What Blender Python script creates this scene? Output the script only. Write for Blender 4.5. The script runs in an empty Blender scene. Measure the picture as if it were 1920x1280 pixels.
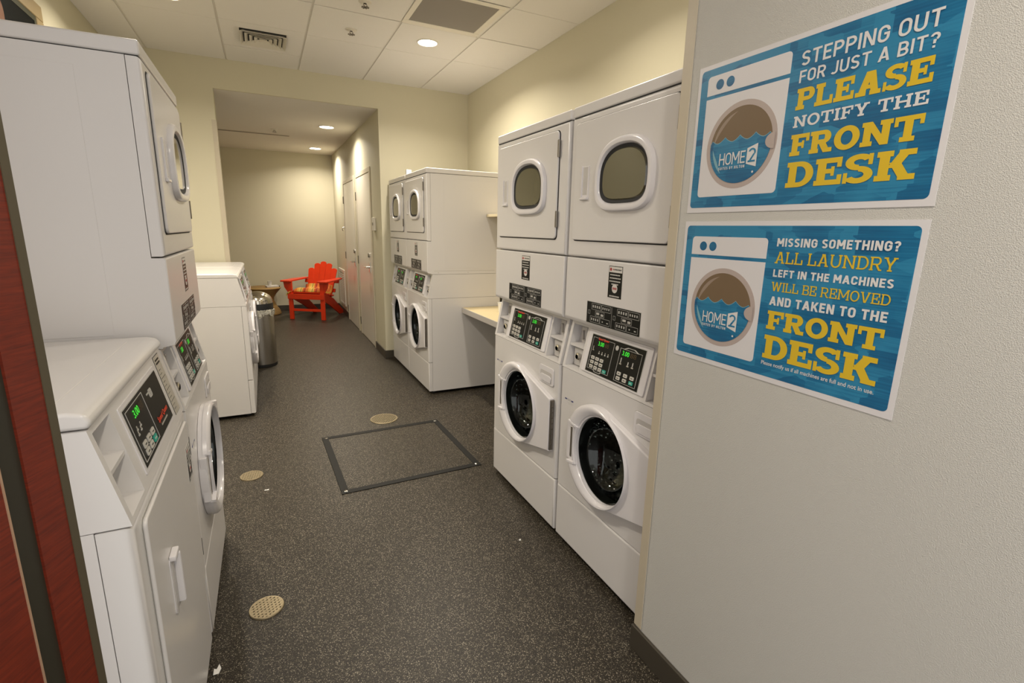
import bpy, bmesh, math, random
from mathutils import Vector, Matrix
R = math.radians
PI = math.pi
sc = bpy.context.scene
COL = sc.collection

# ------------------------------------------------------------------ camera
cam_d = bpy.data.cameras.new('camera')
cam_d.sensor_width = 36.0
cam_d.sensor_fit = 'HORIZONTAL'
cam_d.lens = 932.22 / 1920 * 36.0
cam_d.clip_start = 0.02
cam = bpy.data.objects.new('camera', cam_d)
COL.objects.link(cam)
_r = Vector((0.89862981, -0.43816265, 0.02186237))
_u = Vector((0.07607345, 0.20471057, 0.97586188))
_f = Vector((0.43206169, 0.87527543, -0.21729157))
_m = Matrix((_r, _u, -_f)).transposed().to_4x4()
_m.translation = Vector((0, 0, 1.4899))
cam.matrix_world = _m
sc.camera = cam

# ------------------------------------------------------------------ world, exposure
w = bpy.data.worlds.new('world')
w.use_nodes = True
w.node_tree.nodes['Background'].inputs[0].default_value = (1.0, 0.975, 0.95, 1)
w.node_tree.nodes['Background'].inputs[1].default_value = 0.92
sc.world = w
sc.view_settings.view_transform = 'Standard'
sc.view_settings.look = 'None'
sc.view_settings.gamma = 1.0
sc.view_settings.use_curve_mapping = False
sc.view_settings.exposure = 0.74
WARM = (1.0, 0.905, 0.77)
MAIN_W = 20.0       # each downlight of the main room
ALCOVE_W = 11.8     # each downlight of the alcove
HALL_FILL_W = 15.0       # fill light added behind the camera, no lamp seen there

# ------------------------------------------------------------------ materials
def new_mat(name):
    m = bpy.data.materials.new(name)
    m.use_nodes = True
    return m, m.node_tree.nodes, m.node_tree.links, m.node_tree.nodes['Principled BSDF']

def mat(name, col, rough=0.5, metal=0.0, emit=None, es=1.0, bump=None, coat=0.0, var=None, spec=None):
    m, n, l, b = new_mat(name)
    b.inputs['Base Color'].default_value = (*col, 1)
    b.inputs['Roughness'].default_value = rough
    b.inputs['Metallic'].default_value = metal
    if spec is not None:
        b.inputs['Specular IOR Level'].default_value = spec
    if coat:
        b.inputs['Coat Weight'].default_value = coat
        b.inputs['Coat Roughness'].default_value = 0.08
    if emit:
        b.inputs['Emission Color'].default_value = (*emit, 1)
        b.inputs['Emission Strength'].default_value = es
    if bump or var:
        tc = n.new('ShaderNodeTexCoord')
        if bump:
            sca, stre, dist = bump
            t = n.new('ShaderNodeTexNoise'); t.inputs['Scale'].default_value = sca
            t.inputs['Detail'].default_value = 3
            l.new(tc.outputs['Object'], t.inputs['Vector'])
            bp = n.new('ShaderNodeBump'); bp.inputs['Strength'].default_value = stre
            bp.inputs['Distance'].default_value = dist
            l.new(t.outputs['Fac'], bp.inputs['Height']); l.new(bp.outputs[0], b.inputs['Normal'])
        if var:
            sca, amt = var
            t = n.new('ShaderNodeTexNoise'); t.inputs['Scale'].default_value = sca
            t.inputs['Detail'].default_value = 4
            l.new(tc.outputs['Object'], t.inputs['Vector'])
            mx = n.new('ShaderNodeMix'); mx.data_type = 'RGBA'
            mx.inputs['A'].default_value = (*[c * (1 - amt) for c in col], 1)
            mx.inputs['B'].default_value = (*[min(1, c * (1 + amt)) for c in col], 1)
            l.new(t.outputs['Fac'], mx.inputs['Factor']); l.new(mx.outputs['Result'], b.inputs['Base Color'])
    return m

M = {}
M['enamel'] = mat('white_enamel', (0.66, 0.64, 0.625), 0.27, bump=(420, 0.03, 0.0004))
M['plastic'] = mat('white_plastic', (0.70, 0.68, 0.69), 0.22)
M['enamel_in'] = mat('recess_grey', (0.50, 0.48, 0.46), 0.4)  # darker tone; paints recess shade on the drawer and door pulls
M['gap'] = mat('dark_gap', (0.02, 0.02, 0.02), 0.8)
M['black'] = mat('black_panel', (0.005, 0.006, 0.006), 0.3, spec=0.2)
M['rubber'] = mat('black_rubber', (0.015, 0.015, 0.015), 0.5)
M['line'] = mat('print_grey', (0.48, 0.47, 0.44), 0.4)
M['key'] = mat('cream_key', (0.55, 0.53, 0.48), 0.4)
M['teal'] = mat('teal_key', (0.03, 0.36, 0.27), 0.4)
M['brandred'] = mat('brand_red', (0.85, 0.055, 0.01), 0.4)
M['digit'] = mat('green_digits', (0.02, 0.3, 0.02), 0.4, emit=(0.06, 0.9, 0.05), es=0.45)
M['dimdigit'] = mat('unlit_digits', (0.06, 0.035, 0.012), 0.4)
M['labelwhite'] = mat('label_white', (0.62, 0.60, 0.56), 0.45)
M['labelred'] = mat('label_red', (0.35, 0.03, 0.03), 0.45)
M['labelbeige'] = mat('label_beige', (0.43, 0.40, 0.34), 0.5)
M['navy'] = mat('sticker_navy', (0.02, 0.03, 0.16), 0.4)
M['chrome'] = mat('chrome', (0.72, 0.70, 0.66), 0.16, 1.0)
M['steel'] = mat('steel', (0.50, 0.48, 0.45), 0.30, 1.0)
M['hinge'] = mat('hinge_steel', (0.22, 0.20, 0.17), 0.38, 0.9)
M['dryerglass'] = mat('smoked_glass', (0.075, 0.068, 0.036), 0.07, coat=0.6)
M['walls'] = mat('wall_paint', (0.592, 0.552, 0.408), 0.62, bump=(260, 0.12, 0.002))
M['vinyl'] = mat('wall_vinyl', (0.53, 0.522, 0.480), 0.5)
M['guard'] = mat('corner_guard', (0.50, 0.44, 0.33), 0.4)
M['base'] = mat('baseboard_rubber', (0.050, 0.042, 0.030), 0.4)
M['ceil'] = mat('ceiling_tile', (0.71, 0.685, 0.64), 0.85, bump=(700, 0.15, 0.002), var=(300, 0.05))
M['tee'] = mat('ceiling_tee', (0.64, 0.61, 0.55), 0.6)
M['drywall'] = mat('drywall_ceiling', (0.70, 0.665, 0.60), 0.8)
M['trimwhite'] = mat('trim_white', (0.70, 0.66, 0.57), 0.5)
M['louver'] = mat('louver_paint', (0.60, 0.56, 0.47), 0.5)
M['grillegrey'] = mat('return_grey', (0.24, 0.215, 0.19), 0.7, bump=(600, 0.5, 0.002))
M['lens'] = mat('lamp_lens', (0.9, 0.9, 0.9), 0.4, emit=(1.0, 0.93, 0.82), es=14)
M['door'] = mat('door_paint', (0.72, 0.67, 0.58), 0.28)
M['frame'] = mat('frame_paint', (0.62, 0.56, 0.44), 0.4)
M['brass'] = mat('drain_brass', (0.30, 0.245, 0.15), 0.45, 0.6, var=(60, 0.25))
M['drainhole'] = mat('drain_hole', (0.035, 0.03, 0.02), 0.7)
M['hatchtrim'] = mat('hatch_trim', (0.010, 0.010, 0.009), 0.6, spec=0.25)
M['counter'] = mat('laminate_beige', (0.60, 0.50, 0.29), 0.4, var=(90, 0.06))
M['counteredge'] = mat('laminate_edge', (0.42, 0.395, 0.365), 0.45)
M['shelf'] = mat('shelf_beige', (0.58, 0.50, 0.33), 0.45)
M['chair'] = mat('red_chair_paint', (0.70, 0.040, 0.006), 0.36, var=(14, 0.1))
M['cup'] = mat('clear_cup', (0.62, 0.60, 0.54), 0.2)
M['paper'] = mat('paper_white', (0.70, 0.69, 0.66), 0.5)
M['magdark'] = mat('booklet_cover', (0.03, 0.03, 0.03), 0.3)
M['bag'] = mat('bin_liner', (0.46, 0.44, 0.37), 0.32, bump=(40, 0.9, 0.02))
M['domesteel'] = mat('polished_steel', (0.62, 0.58, 0.50), 0.13, 1.0)
M['picframe'] = mat('picture_frame', (0.33, 0.245, 0.115), 0.5)
M['picinner'] = mat('picture_liner', (0.05, 0.055, 0.035), 0.25)
M['picglass'] = mat('picture_glass', (0.003, 0.005, 0.007), 0.3, spec=0.04)
M['picbrown'] = mat('picture_brown', (0.13, 0.065, 0.04), 0.6, spec=0.1)
M['bronze'] = mat('dark_bronze', (0.030, 0.027, 0.018), 0.4)
M['edgeband'] = mat('edge_band', (0.085, 0.07, 0.042), 0.4)
M['litedge'] = mat('bright_metal_edge', (0.55, 0.36, 0.24), 0.4, 0.4)
M['white_block'] = mat('white_block', (0.80, 0.79, 0.76), 0.3)
M['posterwhite'] = mat('poster_white', (0.66, 0.645, 0.645), 0.35)
M['postertext'] = mat('poster_text_white', (0.66, 0.65, 0.63), 0.4)
M['posteryellow'] = mat('poster_yellow', (0.64, 0.44, 0.022), 0.4)
M['posterring'] = mat('poster_ring', (0.43, 0.36, 0.325), 0.4)
M['posterbrown'] = mat('poster_brown', (0.165, 0.110, 0.060), 0.4)
M['posterglint'] = mat('poster_glint', (0.29, 0.22, 0.165), 0.4)
M['waterlight'] = mat('poster_water_edge', (0.19, 0.38, 0.44), 0.4)

def mat_vinyl():
    m = M['vinyl']; n = m.node_tree.nodes; l = m.node_tree.links; b = n['Principled BSDF']
    tc = n.new('ShaderNodeTexCoord')
    t = n.new('ShaderNodeTexNoise'); t.inputs['Scale'].default_value = 330; t.inputs['Detail'].default_value = 2
    t2 = n.new('ShaderNodeTexVoronoi'); t2.inputs['Scale'].default_value = 520
    l.new(tc.outputs['Object'], t.inputs['Vector']); l.new(tc.outputs['Object'], t2.inputs['Vector'])
    ad = n.new('ShaderNodeMath'); ad.operation = 'ADD'
    l.new(t.outputs['Fac'], ad.inputs[0]); l.new(t2.outputs['Distance'], ad.inputs[1])
    bp = n.new('ShaderNodeBump'); bp.inputs['Strength'].default_value = 0.30; bp.inputs['Distance'].default_value = 0.003
    l.new(ad.outputs[0], bp.inputs['Height']); l.new(bp.outputs[0], b.inputs['Normal'])
mat_vinyl()

def mat_floor():
    m, n, l, b = new_mat('speckled_rubber_floor')
    tc = n.new('ShaderNodeTexCoord')
    nz = n.new('ShaderNodeTexNoise'); nz.inputs['Scale'].default_value = 70
    l.new(tc.outputs['Object'], nz.inputs['Vector'])
    mxv = n.new('ShaderNodeMix'); mxv.data_type = 'VECTOR'; mxv.inputs['Factor'].default_value = 0.012
    l.new(tc.outputs['Object'], mxv.inputs['A']); l.new(nz.outputs['Color'], mxv.inputs['B'])
    prev = None
    base = n.new('ShaderNodeRGB'); base.outputs[0].default_value = (0.0175, 0.0142, 0.0098, 1)
    cur = base.outputs[0]
    for sca, thr, dist, colr in ((185, 0.50, 0.35, (0.235, 0.205, 0.158)), (310, 0.34, 0.38, (0.105, 0.088, 0.063))):
        v = n.new('ShaderNodeTexVoronoi'); v.inputs['Scale'].default_value = sca
        l.new(mxv.outputs['Result'], v.inputs['Vector'])
        sp = n.new('ShaderNodeSeparateColor'); l.new(v.outputs['Color'], sp.inputs[0])
        g = n.new('ShaderNodeMath'); g.operation = 'GREATER_THAN'; g.inputs[1].default_value = thr
        l.new(sp.outputs[0], g.inputs[0])
        ls = n.new('ShaderNodeMath'); ls.operation = 'LESS_THAN'; ls.inputs[1].default_value = dist
        l.new(v.outputs['Distance'], ls.inputs[0])
        mu = n.new('ShaderNodeMath'); mu.operation = 'MULTIPLY'
        l.new(g.outputs[0], mu.inputs[0]); l.new(ls.outputs[0], mu.inputs[1])
        mx = n.new('ShaderNodeMix'); mx.data_type = 'RGBA'; mx.inputs['B'].default_value = (*colr, 1)
        l.new(mu.outputs[0], mx.inputs['Factor']); l.new(cur, mx.inputs['A'])
        cur = mx.outputs['Result']
    l.new(cur, b.inputs['Base Color'])
    b.inputs['Roughness'].default_value = 0.42
    b.inputs['Specular IOR Level'].default_value = 0.24
    t = n.new('ShaderNodeTexNoise'); t.inputs['Scale'].default_value = 160
    l.new(tc.outputs['Object'], t.inputs['Vector'])
    bp = n.new('ShaderNodeBump'); bp.inputs['Strength'].default_value = 0.18; bp.inputs['Distance'].default_value = 0.003
    l.new(t.outputs['Fac'], bp.inputs['Height']); l.new(bp.outputs[0], b.inputs['Normal'])
    return m
M['floor'] = mat_floor()

def mat_wood():
    m, n, l, b = new_mat('red_wood_veneer')
    tc = n.new('ShaderNodeTexCoord')
    mp = n.new('ShaderNodeMapping'); mp.inputs['Rotation'].default_value = (R(-14), 0, 0)
    mp.inputs['Scale'].default_value = (1, 9, 150)
    l.new(tc.outputs['Object'], mp.inputs['Vector'])
    t = n.new('ShaderNodeTexNoise'); t.inputs['Scale'].default_value = 1.6; t.inputs['Detail'].default_value = 7
    t.inputs['Roughness'].default_value = 0.65; t.inputs['Distortion'].default_value = 0.6
    l.new(mp.outputs[0], t.inputs['Vector'])
    cr = n.new('ShaderNodeValToRGB')
    cr.color_ramp.elements[0].position = 0.28; cr.color_ramp.elements[0].color = (0.085, 0.012, 0.007, 1)
    cr.color_ramp.elements[1].position = 0.72; cr.color_ramp.elements[1].color = (0.215, 0.028, 0.010, 1)
    l.new(t.outputs['Fac'], cr.inputs[0]); l.new(cr.outputs[0], b.inputs['Base Color'])
    b.inputs['Roughness'].default_value = 0.38
    return m
M['wood'] = mat_wood()

def mat_poster():
    m, n, l, b = new_mat('poster_blue_brushwork')
    tc = n.new('ShaderNodeTexCoord')
    mp = n.new('ShaderNodeMapping'); mp.inputs['Scale'].default_value = (14, 1, 30)
    l.new(tc.outputs['Object'], mp.inputs['Vector'])
    v = n.new('ShaderNodeTexVoronoi'); v.inputs['Scale'].default_value = 1.0; v.distance = 'CHEBYCHEV'
    l.new(mp.outputs[0], v.inputs['Vector'])
    sp = n.new('ShaderNodeSeparateColor'); l.new(v.outputs['Color'], sp.inputs[0])
    mp2 = n.new('ShaderNodeMapping'); mp2.inputs['Scale'].default_value = (5, 1, 170)
    l.new(tc.outputs['Object'], mp2.inputs['Vector'])
    t = n.new('ShaderNodeTexNoise'); t.inputs['Scale'].default_value = 1.5; t.inputs['Detail'].default_value = 2
    l.new(mp2.outputs[0], t.inputs['Vector'])
    hf = n.new('ShaderNodeMath'); hf.operation = 'MULTIPLY_ADD'; hf.inputs[1].default_value = 0.5; hf.inputs[2].default_value = 0.22
    l.new(t.outputs['Fac'], hf.inputs[0])
    t3 = n.new('ShaderNodeTexNoise'); t3.inputs['Scale'].default_value = 9; t3.inputs['Detail'].default_value = 2
    l.new(tc.outputs['Object'], t3.inputs['Vector'])
    a = n.new('ShaderNodeMath'); a.operation = 'MULTIPLY_ADD'; a.inputs[1].default_value = 0.42
    l.new(sp.outputs[0], a.inputs[0]); l.new(hf.outputs[0], a.inputs[2])
    a2 = n.new('ShaderNodeMath'); a2.operation = 'MULTIPLY_ADD'; a2.inputs[1].default_value = 0.5
    l.new(t3.outputs['Fac'], a2.inputs[0]); l.new(a.outputs[0], a2.inputs[2])
    cr = n.new('ShaderNodeValToRGB')
    e = cr.color_ramp.elements
    e[0].position = 0.55; e[0].color = (0.004, 0.075, 0.185, 1)
    e[1].position = 1.15 if False else 1.0; e[1].color = (0.022, 0.205, 0.365, 1)
    x = e.new(0.80); x.color = (0.006, 0.130, 0.270, 1)
    l.new(a2.outputs[0], cr.inputs[0]); l.new(cr.outputs[0], b.inputs['Base Color'])
    b.inputs['Roughness'].default_value = 0.3
    return m
M['poster'] = mat_poster()

def mat_glass():
    m, n, l, b = new_mat('door_glass')
    n.remove(b)
    out = n['Material Output']
    tr = n.new('ShaderNodeBsdfTransparent'); tr.inputs[0].default_value = (0.52, 0.56, 0.53, 1)
    gl = n.new('ShaderNodeBsdfGlossy'); gl.inputs['Roughness'].default_value = 0.03
    gl.inputs['Color'].default_value = (0.9, 0.95, 0.93, 1)
    fr = n.new('ShaderNodeFresnel'); fr.inputs['IOR'].default_value = 1.5
    mx = n.new('ShaderNodeMixShader')
    l.new(fr.outputs[0], mx.inputs[0]); l.new(tr.outputs[0], mx.inputs[1]); l.new(gl.outputs[0], mx.inputs[2])
    l.new(mx.outputs[0], out.inputs['Surface'])
    return m
M['glass'] = mat_glass()

def mat_drum():
    m, n, l, b = new_mat('perforated_drum_steel')
    b.inputs['Base Color'].default_value = (0.10, 0.105, 0.10, 1)
    b.inputs['Metallic'].default_value = 0.95
    b.inputs['Roughness'].default_value = 0.16
    tc = n.new('ShaderNodeTexCoord')
    v = n.new('ShaderNodeTexVoronoi'); v.inputs['Scale'].default_value = 30; v.inputs['Randomness'].default_value = 0.3
    l.new(tc.outputs['Object'], v.inputs['Vector'])
    bp = n.new('ShaderNodeBump'); bp.inputs['Strength'].default_value = 1.0; bp.inputs['Distance'].default_value = 0.03
    l.new(v.outputs['Distance'], bp.inputs['Height']); l.new(bp.outputs[0], b.inputs['Normal'])
    return m
M['drum'] = mat_drum()
M['glint_dome'] = mat('drum_glint_dome', (0.8, 0.8, 0.78), 0.2, 1.0)  # far brighter than the drum, so the domes show as glints

def mat_brushed():
    m, n, l, b = new_mat('brushed_steel')
    b.inputs['Base Color'].default_value = (0.46, 0.43, 0.38, 1)
    b.inputs['Metallic'].default_value = 1.0
    tc = n.new('ShaderNodeTexCoord')
    mp = n.new('ShaderNodeMapping'); mp.inputs['Scale'].default_value = (40, 40, 900)
    l.new(tc.outputs['Object'], mp.inputs['Vector'])
    t = n.new('ShaderNodeTexNoise'); t.inputs['Scale'].default_value = 1
    l.new(mp.outputs[0], t.inputs['Vector'])
    mr = n.new('ShaderNodeMapRange'); mr.inputs['To Min'].default_value = 0.22; mr.inputs['To Max'].default_value = 0.4
    l.new(t.outputs['Fac'], mr.inputs[0]); l.new(mr.outputs[0], b.inputs['Roughness'])
    return m
M['brushed'] = mat_brushed()

def mat_rattan():
    m, n, l, b = new_mat('woven_rattan')
    tc = n.new('ShaderNodeTexCoord')
    wv = n.new('ShaderNodeTexWave'); wv.bands_direction = 'Z'; wv.inputs['Scale'].default_value = 22
    wv.inputs['Distortion'].default_value = 2.0; wv.inputs['Detail'].default_value = 1
    l.new(tc.outputs['Object'], wv.inputs['Vector'])
    cr = n.new('ShaderNodeValToRGB')
    cr.color_ramp.elements[0].color = (0.22, 0.125, 0.035, 1)
    cr.color_ramp.elements[1].color = (0.46, 0.29, 0.095, 1)
    l.new(wv.outputs['Fac'], cr.inputs[0]); l.new(cr.outputs[0], b.inputs['Base Color'])
    b.inputs['Roughness'].default_value = 0.55
    bp = n.new('ShaderNodeBump'); bp.inputs['Strength'].default_value = 0.5; bp.inputs['Distance'].default_value = 0.01
    l.new(wv.outputs['Fac'], bp.inputs['Height']); l.new(bp.outputs[0], b.inputs['Normal'])
    return m
M['rattan'] = mat_rattan()

def mat_stripes():
    m, n, l, b = new_mat('striped_cushion_cloth')
    tc = n.new('ShaderNodeTexCoord')
    sx = n.new('ShaderNodeSeparateXYZ'); l.new(tc.outputs['Object'], sx.inputs[0])
    ml = n.new('ShaderNodeMath'); ml.operation = 'MULTIPLY_ADD'; ml.inputs[1].default_value = 5.2; ml.inputs[2].default_value = 10.1
    l.new(sx.outputs[0], ml.inputs[0])
    fr = n.new('ShaderNodeMath'); fr.operation = 'FRACT'; l.new(ml.outputs[0], fr.inputs[0])
    cr = n.new('ShaderNodeValToRGB'); cr.color_ramp.interpolation = 'CONSTANT'
    e = cr.color_ramp.elements
    e[0].position = 0; e[0].color = (0.62, 0.15, 0.02, 1)
    e[1].position = 0.24; e[1].color = (0.72, 0.36, 0.05, 1)
    for p, c in ((0.42, (0.70, 0.47, 0.10)), (0.56, (0.16, 0.14, 0.035)), (0.61, (0.66, 0.42, 0.07)), (0.74, (0.60, 0.13, 0.02)), (0.86, (0.36, 0.035, 0.012))):
        x = e.new(p); x.color = (*c, 1)
    l.new(fr.outputs[0], cr.inputs[0]); l.new(cr.outputs[0], b.inputs['Base Color'])
    b.inputs['Roughness'].default_value = 0.8
    return m
M['stripes'] = mat_stripes()

# ------------------------------------------------------------------ mesh helpers
class MB:
    def __init__(s): s.v = []; s.f = []; s.m = []
    def add(s, vs, fs, mi=0):
        o = len(s.v); s.v += [tuple(p) for p in vs]
        for f in fs: s.f.append(tuple(i + o for i in f)); s.m.append(mi)
        return s
    def box(s, x0, x1, y0, y1, z0, z1, mi=0, bev=0.0, seg=2):
        vs = [(x0,y0,z0),(x1,y0,z0),(x1,y1,z0),(x0,y1,z0),(x0,y0,z1),(x1,y0,z1),(x1,y1,z1),(x0,y1,z1)]
        fs = [(0,3,2,1),(4,5,6,7),(0,1,5,4),(1,2,6,5),(2,3,7,6),(3,0,4,7)]
        if bev: vs, fs = bevel(vs, fs, bev, seg)
        return s.add(vs, fs, mi)
    def prism(s, pts, axis, a, b, mi=0, bev=0.0, seg=2):
        n = len(pts)
        def P(p, t):
            return {'x': (t, p[0], p[1]), 'y': (p[0], t, p[1]), 'z': (p[0], p[1], t)}[axis]
        vs = [P(p, a) for p in pts] + [P(p, b) for p in pts]
        fs = [tuple(range(n)), tuple(range(2*n-1, n-1, -1))]
        for i in range(n):
            j = (i + 1) % n; fs.append((j, i, n + i, n + j))
        vs, fs = bevel(vs, fs, bev, seg)
        return s.add(vs, fs, mi)
    def lathe(s, prof, c=(0,0,0), axis='z', n=48, mi=0, sx=1.0, closed=True):
        # prof: (radius, height); axis direction from c
        vs = []; fs = []
        for r, h in prof:
            for k in range(n):
                a = 2*PI*k/n; u = r*math.cos(a)*sx; v = r*math.sin(a)
                if axis == 'z': vs.append((c[0]+u, c[1]+v, c[2]+h))
                elif axis == 'y': vs.append((c[0]+u, c[1]+h, c[2]+v))
                else: vs.append((c[0]+h, c[1]+u, c[2]+v))
        for i in range(len(prof)-1):
            for k in range(n):
                k2 = (k+1) % n
                q = (i*n+k, i*n+k2, (i+1)*n+k2, (i+1)*n+k)
                fs.append(q)
        if closed:
            if prof[0][0] > 1e-6: fs.append(tuple(range(n-1, -1, -1)))
            if prof[-1][0] > 1e-6: fs.append(tuple((len(prof)-1)*n + k for k in range(n)))
        return s.add(vs, fs, mi)
    def tube(s, pts, r, n=10, mi=0):
        pts = [Vector(p) for p in pts]; vs = []; fs = []
        prev = None
        for i, p in enumerate(pts):
            d = (pts[min(i+1, len(pts)-1)] - pts[max(i-1, 0)]).normalized()
            a = Vector((0,0,1)) if abs(d.z) < 0.9 else Vector((1,0,0))
            x = d.cross(a).normalized(); y = d.cross(x)
            rr = r[i] if isinstance(r, (list, tuple)) else r
            for k in range(n):
                t = 2*PI*k/n; vs.append(p + x*rr*math.cos(t) + y*rr*math.sin(t))
        for i in range(len(pts)-1):
            for k in range(n):
                k2 = (k+1) % n; fs.append((i*n+k, i*n+k2, (i+1)*n+k2, (i+1)*n+k))
        fs.append(tuple(range(n-1, -1, -1))); fs.append(tuple((len(pts)-1)*n+k for k in range(n)))
        return s.add(vs, fs, mi)
    def poly(s, pts, mi=0):
        return s.add(pts, [tuple(range(len(pts)))], mi)
    def xform(s, mtx):
        s.v = [tuple(mtx @ Vector(p)) for p in s.v]; return s

def bevel(vs, fs, off, seg=2, filt=None):
    bm = bmesh.new()
    bv = [bm.verts.new(p) for p in vs]
    for f in fs:
        try: bm.faces.new([bv[i] for i in f])
        except ValueError: pass
    bmesh.ops.recalc_face_normals(bm, faces=bm.faces)
    if off > 0:
        bm.normal_update()
        ed = [e for e in bm.edges if len(e.link_faces) == 2 and e.calc_face_angle(0) > R(30) and (filt is None or filt(e))]
        bmesh.ops.bevel(bm, geom=ed, offset=off, segments=seg, profile=0.5, affect='EDGES', clamp_overlap=True)
    bm.verts.index_update()
    V = [tuple(v.co) for v in bm.verts]; F = [tuple(v.index for v in f.verts) for f in bm.faces]
    bm.free()
    return V, F

def obj(name, mb, mats, parent=None, smooth=35):
    me = bpy.data.meshes.new(name)
    me.from_pydata([tuple(v) for v in mb.v], [], mb.f)
    if not isinstance(mats, (list, tuple)): mats = [mats]
    for m in mats: me.materials.append(M[m] if isinstance(m, str) else m)
    me.polygons.foreach_set('material_index', mb.m)
    me.update()
    bm = bmesh.new(); bm.from_mesh(me)
    if smooth:
        bmesh.ops.remove_doubles(bm, verts=bm.verts, dist=1e-6)
        for e in bm.edges:
            e.smooth = not (len(e.link_faces) != 2 or e.calc_face_angle(0) > R(smooth))
        for f in bm.faces: f.smooth = True
    bm.to_mesh(me); bm.free()
    o = bpy.data.objects.new(name, me); COL.objects.link(o)
    if smooth:
        wn = o.modifiers.new('weighted_normals', 'WEIGHTED_NORMAL'); wn.keep_sharp = True; wn.weight = 90
    if parent: o.parent = parent
    return o

def thing(name, label, cat, loc=(0,0,0), rz=0.0, group=None, scale=None):
    o = bpy.data.objects.new(name, None); COL.objects.link(o)
    o.empty_display_size = 0.1
    o.location = loc; o.rotation_euler = (0, 0, rz)
    if scale: o.scale = scale
    tag(o, label, cat, group); return o

def tag(o, label, cat, group=None):
    o['label'] = label; o['category'] = cat
    if group: o['group'] = group
    return o

def struct(name, mb, mats, smooth=35):
    o = obj(name, mb, mats, None, smooth); o['kind'] = 'structure'; return o

def copy_tree(o, parent=None):
    c = o.copy(); COL.objects.link(c)
    if parent: c.parent = parent
    for ch in list(o.children): copy_tree(ch, c)
    return c

def rrect(x0, x1, z0, z1, r, n=6):
    P = []
    for cx, cz, a0 in ((x1-r, z1-r, 0), (x0+r, z1-r, 90), (x0+r, z0+r, 180), (x1-r, z0+r, 270)):
        for k in range(n+1):
            a = R(a0 + 90*k/n); P.append((cx + r*math.cos(a), cz + r*math.sin(a)))
    return P

def plate_hole(outer_fn, inner_fn, angs, y0, y1):
    """front at y0, back at y1; outer_fn/inner_fn: angle -> (x, z)"""
    n = len(angs); vs = []
    for fn, y in ((outer_fn, y0), (inner_fn, y0), (outer_fn, y1), (inner_fn, y1)):
        for a in angs:
            x, z = fn(a); vs.append((x, y, z))
    fs = []
    for k in range(n):
        j = (k+1) % n
        fs.append((k, n+k, n+j, j)); fs.append((2*n+k, 2*n+j, 3*n+j, 3*n+k))
        fs.append((k, j, 2*n+j, 2*n+k)); fs.append((n+k, 3*n+k, 3*n+j, n+j))
    return vs, fs

def rect_ray(x0, x1, z0, z1, cx, cz):
    def fn(a):
        dx, dz = math.cos(a), math.sin(a); t = 1e9
        if dx > 1e-9: t = min(t, (x1-cx)/dx)
        if dx < -1e-9: t = min(t, (x0-cx)/dx)
        if dz > 1e-9: t = min(t, (z1-cz)/dz)
        if dz < -1e-9: t = min(t, (z0-cz)/dz)
        return (cx+dx*t, cz+dz*t)
    return fn

def rect_angs(x0, x1, z0, z1, cx, cz, n=64):
    C_ = [math.atan2(z-cz, x-cx) % (2*PI) for x in (x0, x1) for z in (z0, z1)]
    A = sorted([a for a in (2*PI*k/n for k in range(n)) if all(abs(a-c) > R(3) for c in C_)] + C_); out = [A[0]]
    for a in A[1:]:
        if a - out[-1] > 1e-4: out.append(a)
    return out

# ------------------------------------------------------------------ lettering
_tc = {}
def bfont(s, bold=0.0, space=1.0):
    key = (s, bold, space)
    if key in _tc: return _tc[key]
    c = bpy.data.curves.new('lettering', 'FONT'); c.body = s
    c.offset = bold; c.space_character = space; c.resolution_u = 3
    o = bpy.data.objects.new('lettering', c); COL.objects.link(o)
    dg = bpy.context.evaluated_depsgraph_get(); dg.update()
    me = bpy.data.meshes.new_from_object(o.evaluated_get(dg))
    vs = [(v.co.x, v.co.y) for v in me.vertices]; fs = [tuple(p.vertices) for p in me.polygons]
    bpy.data.objects.remove(o); bpy.data.curves.remove(c); bpy.data.meshes.remove(me)
    _tc[key] = (vs, fs); return _tc[key]

def fit(tv, x0, x1, z0, z1, lo=None, hi=None):
    vs, fs = tv[0], tv[1]
    X = [v[0] for v in vs]; Z = [v[1] for v in vs]
    a, b = min(X), max(X); c, d = min(Z), max(Z)
    if lo is not None: c, d = lo, hi
    return [(x0+(v[0]-a)/(b-a)*(x1-x0), z0+(v[1]-c)/(d-c)*(z1-z0)) for v in vs], fs

def put_text(mb, tv, x0, x1, z0, z1, y, mi, lo=None, hi=None):
    p, fs = fit(tv, x0, x1, z0, z1, lo, hi)
    lay = 4e-6 if len(tv) == 3 else 0.0          # overlapping strokes lie in layers a few microns apart
    for i, f in enumerate(fs) if lay else ():
        mb.add([(p[k][0], y-lay*i, p[k][1]) for k in f], [tuple(range(len(f)))], mi)
    if not lay: mb.add([(q[0], y, q[1]) for q in p], fs, mi)

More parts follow.
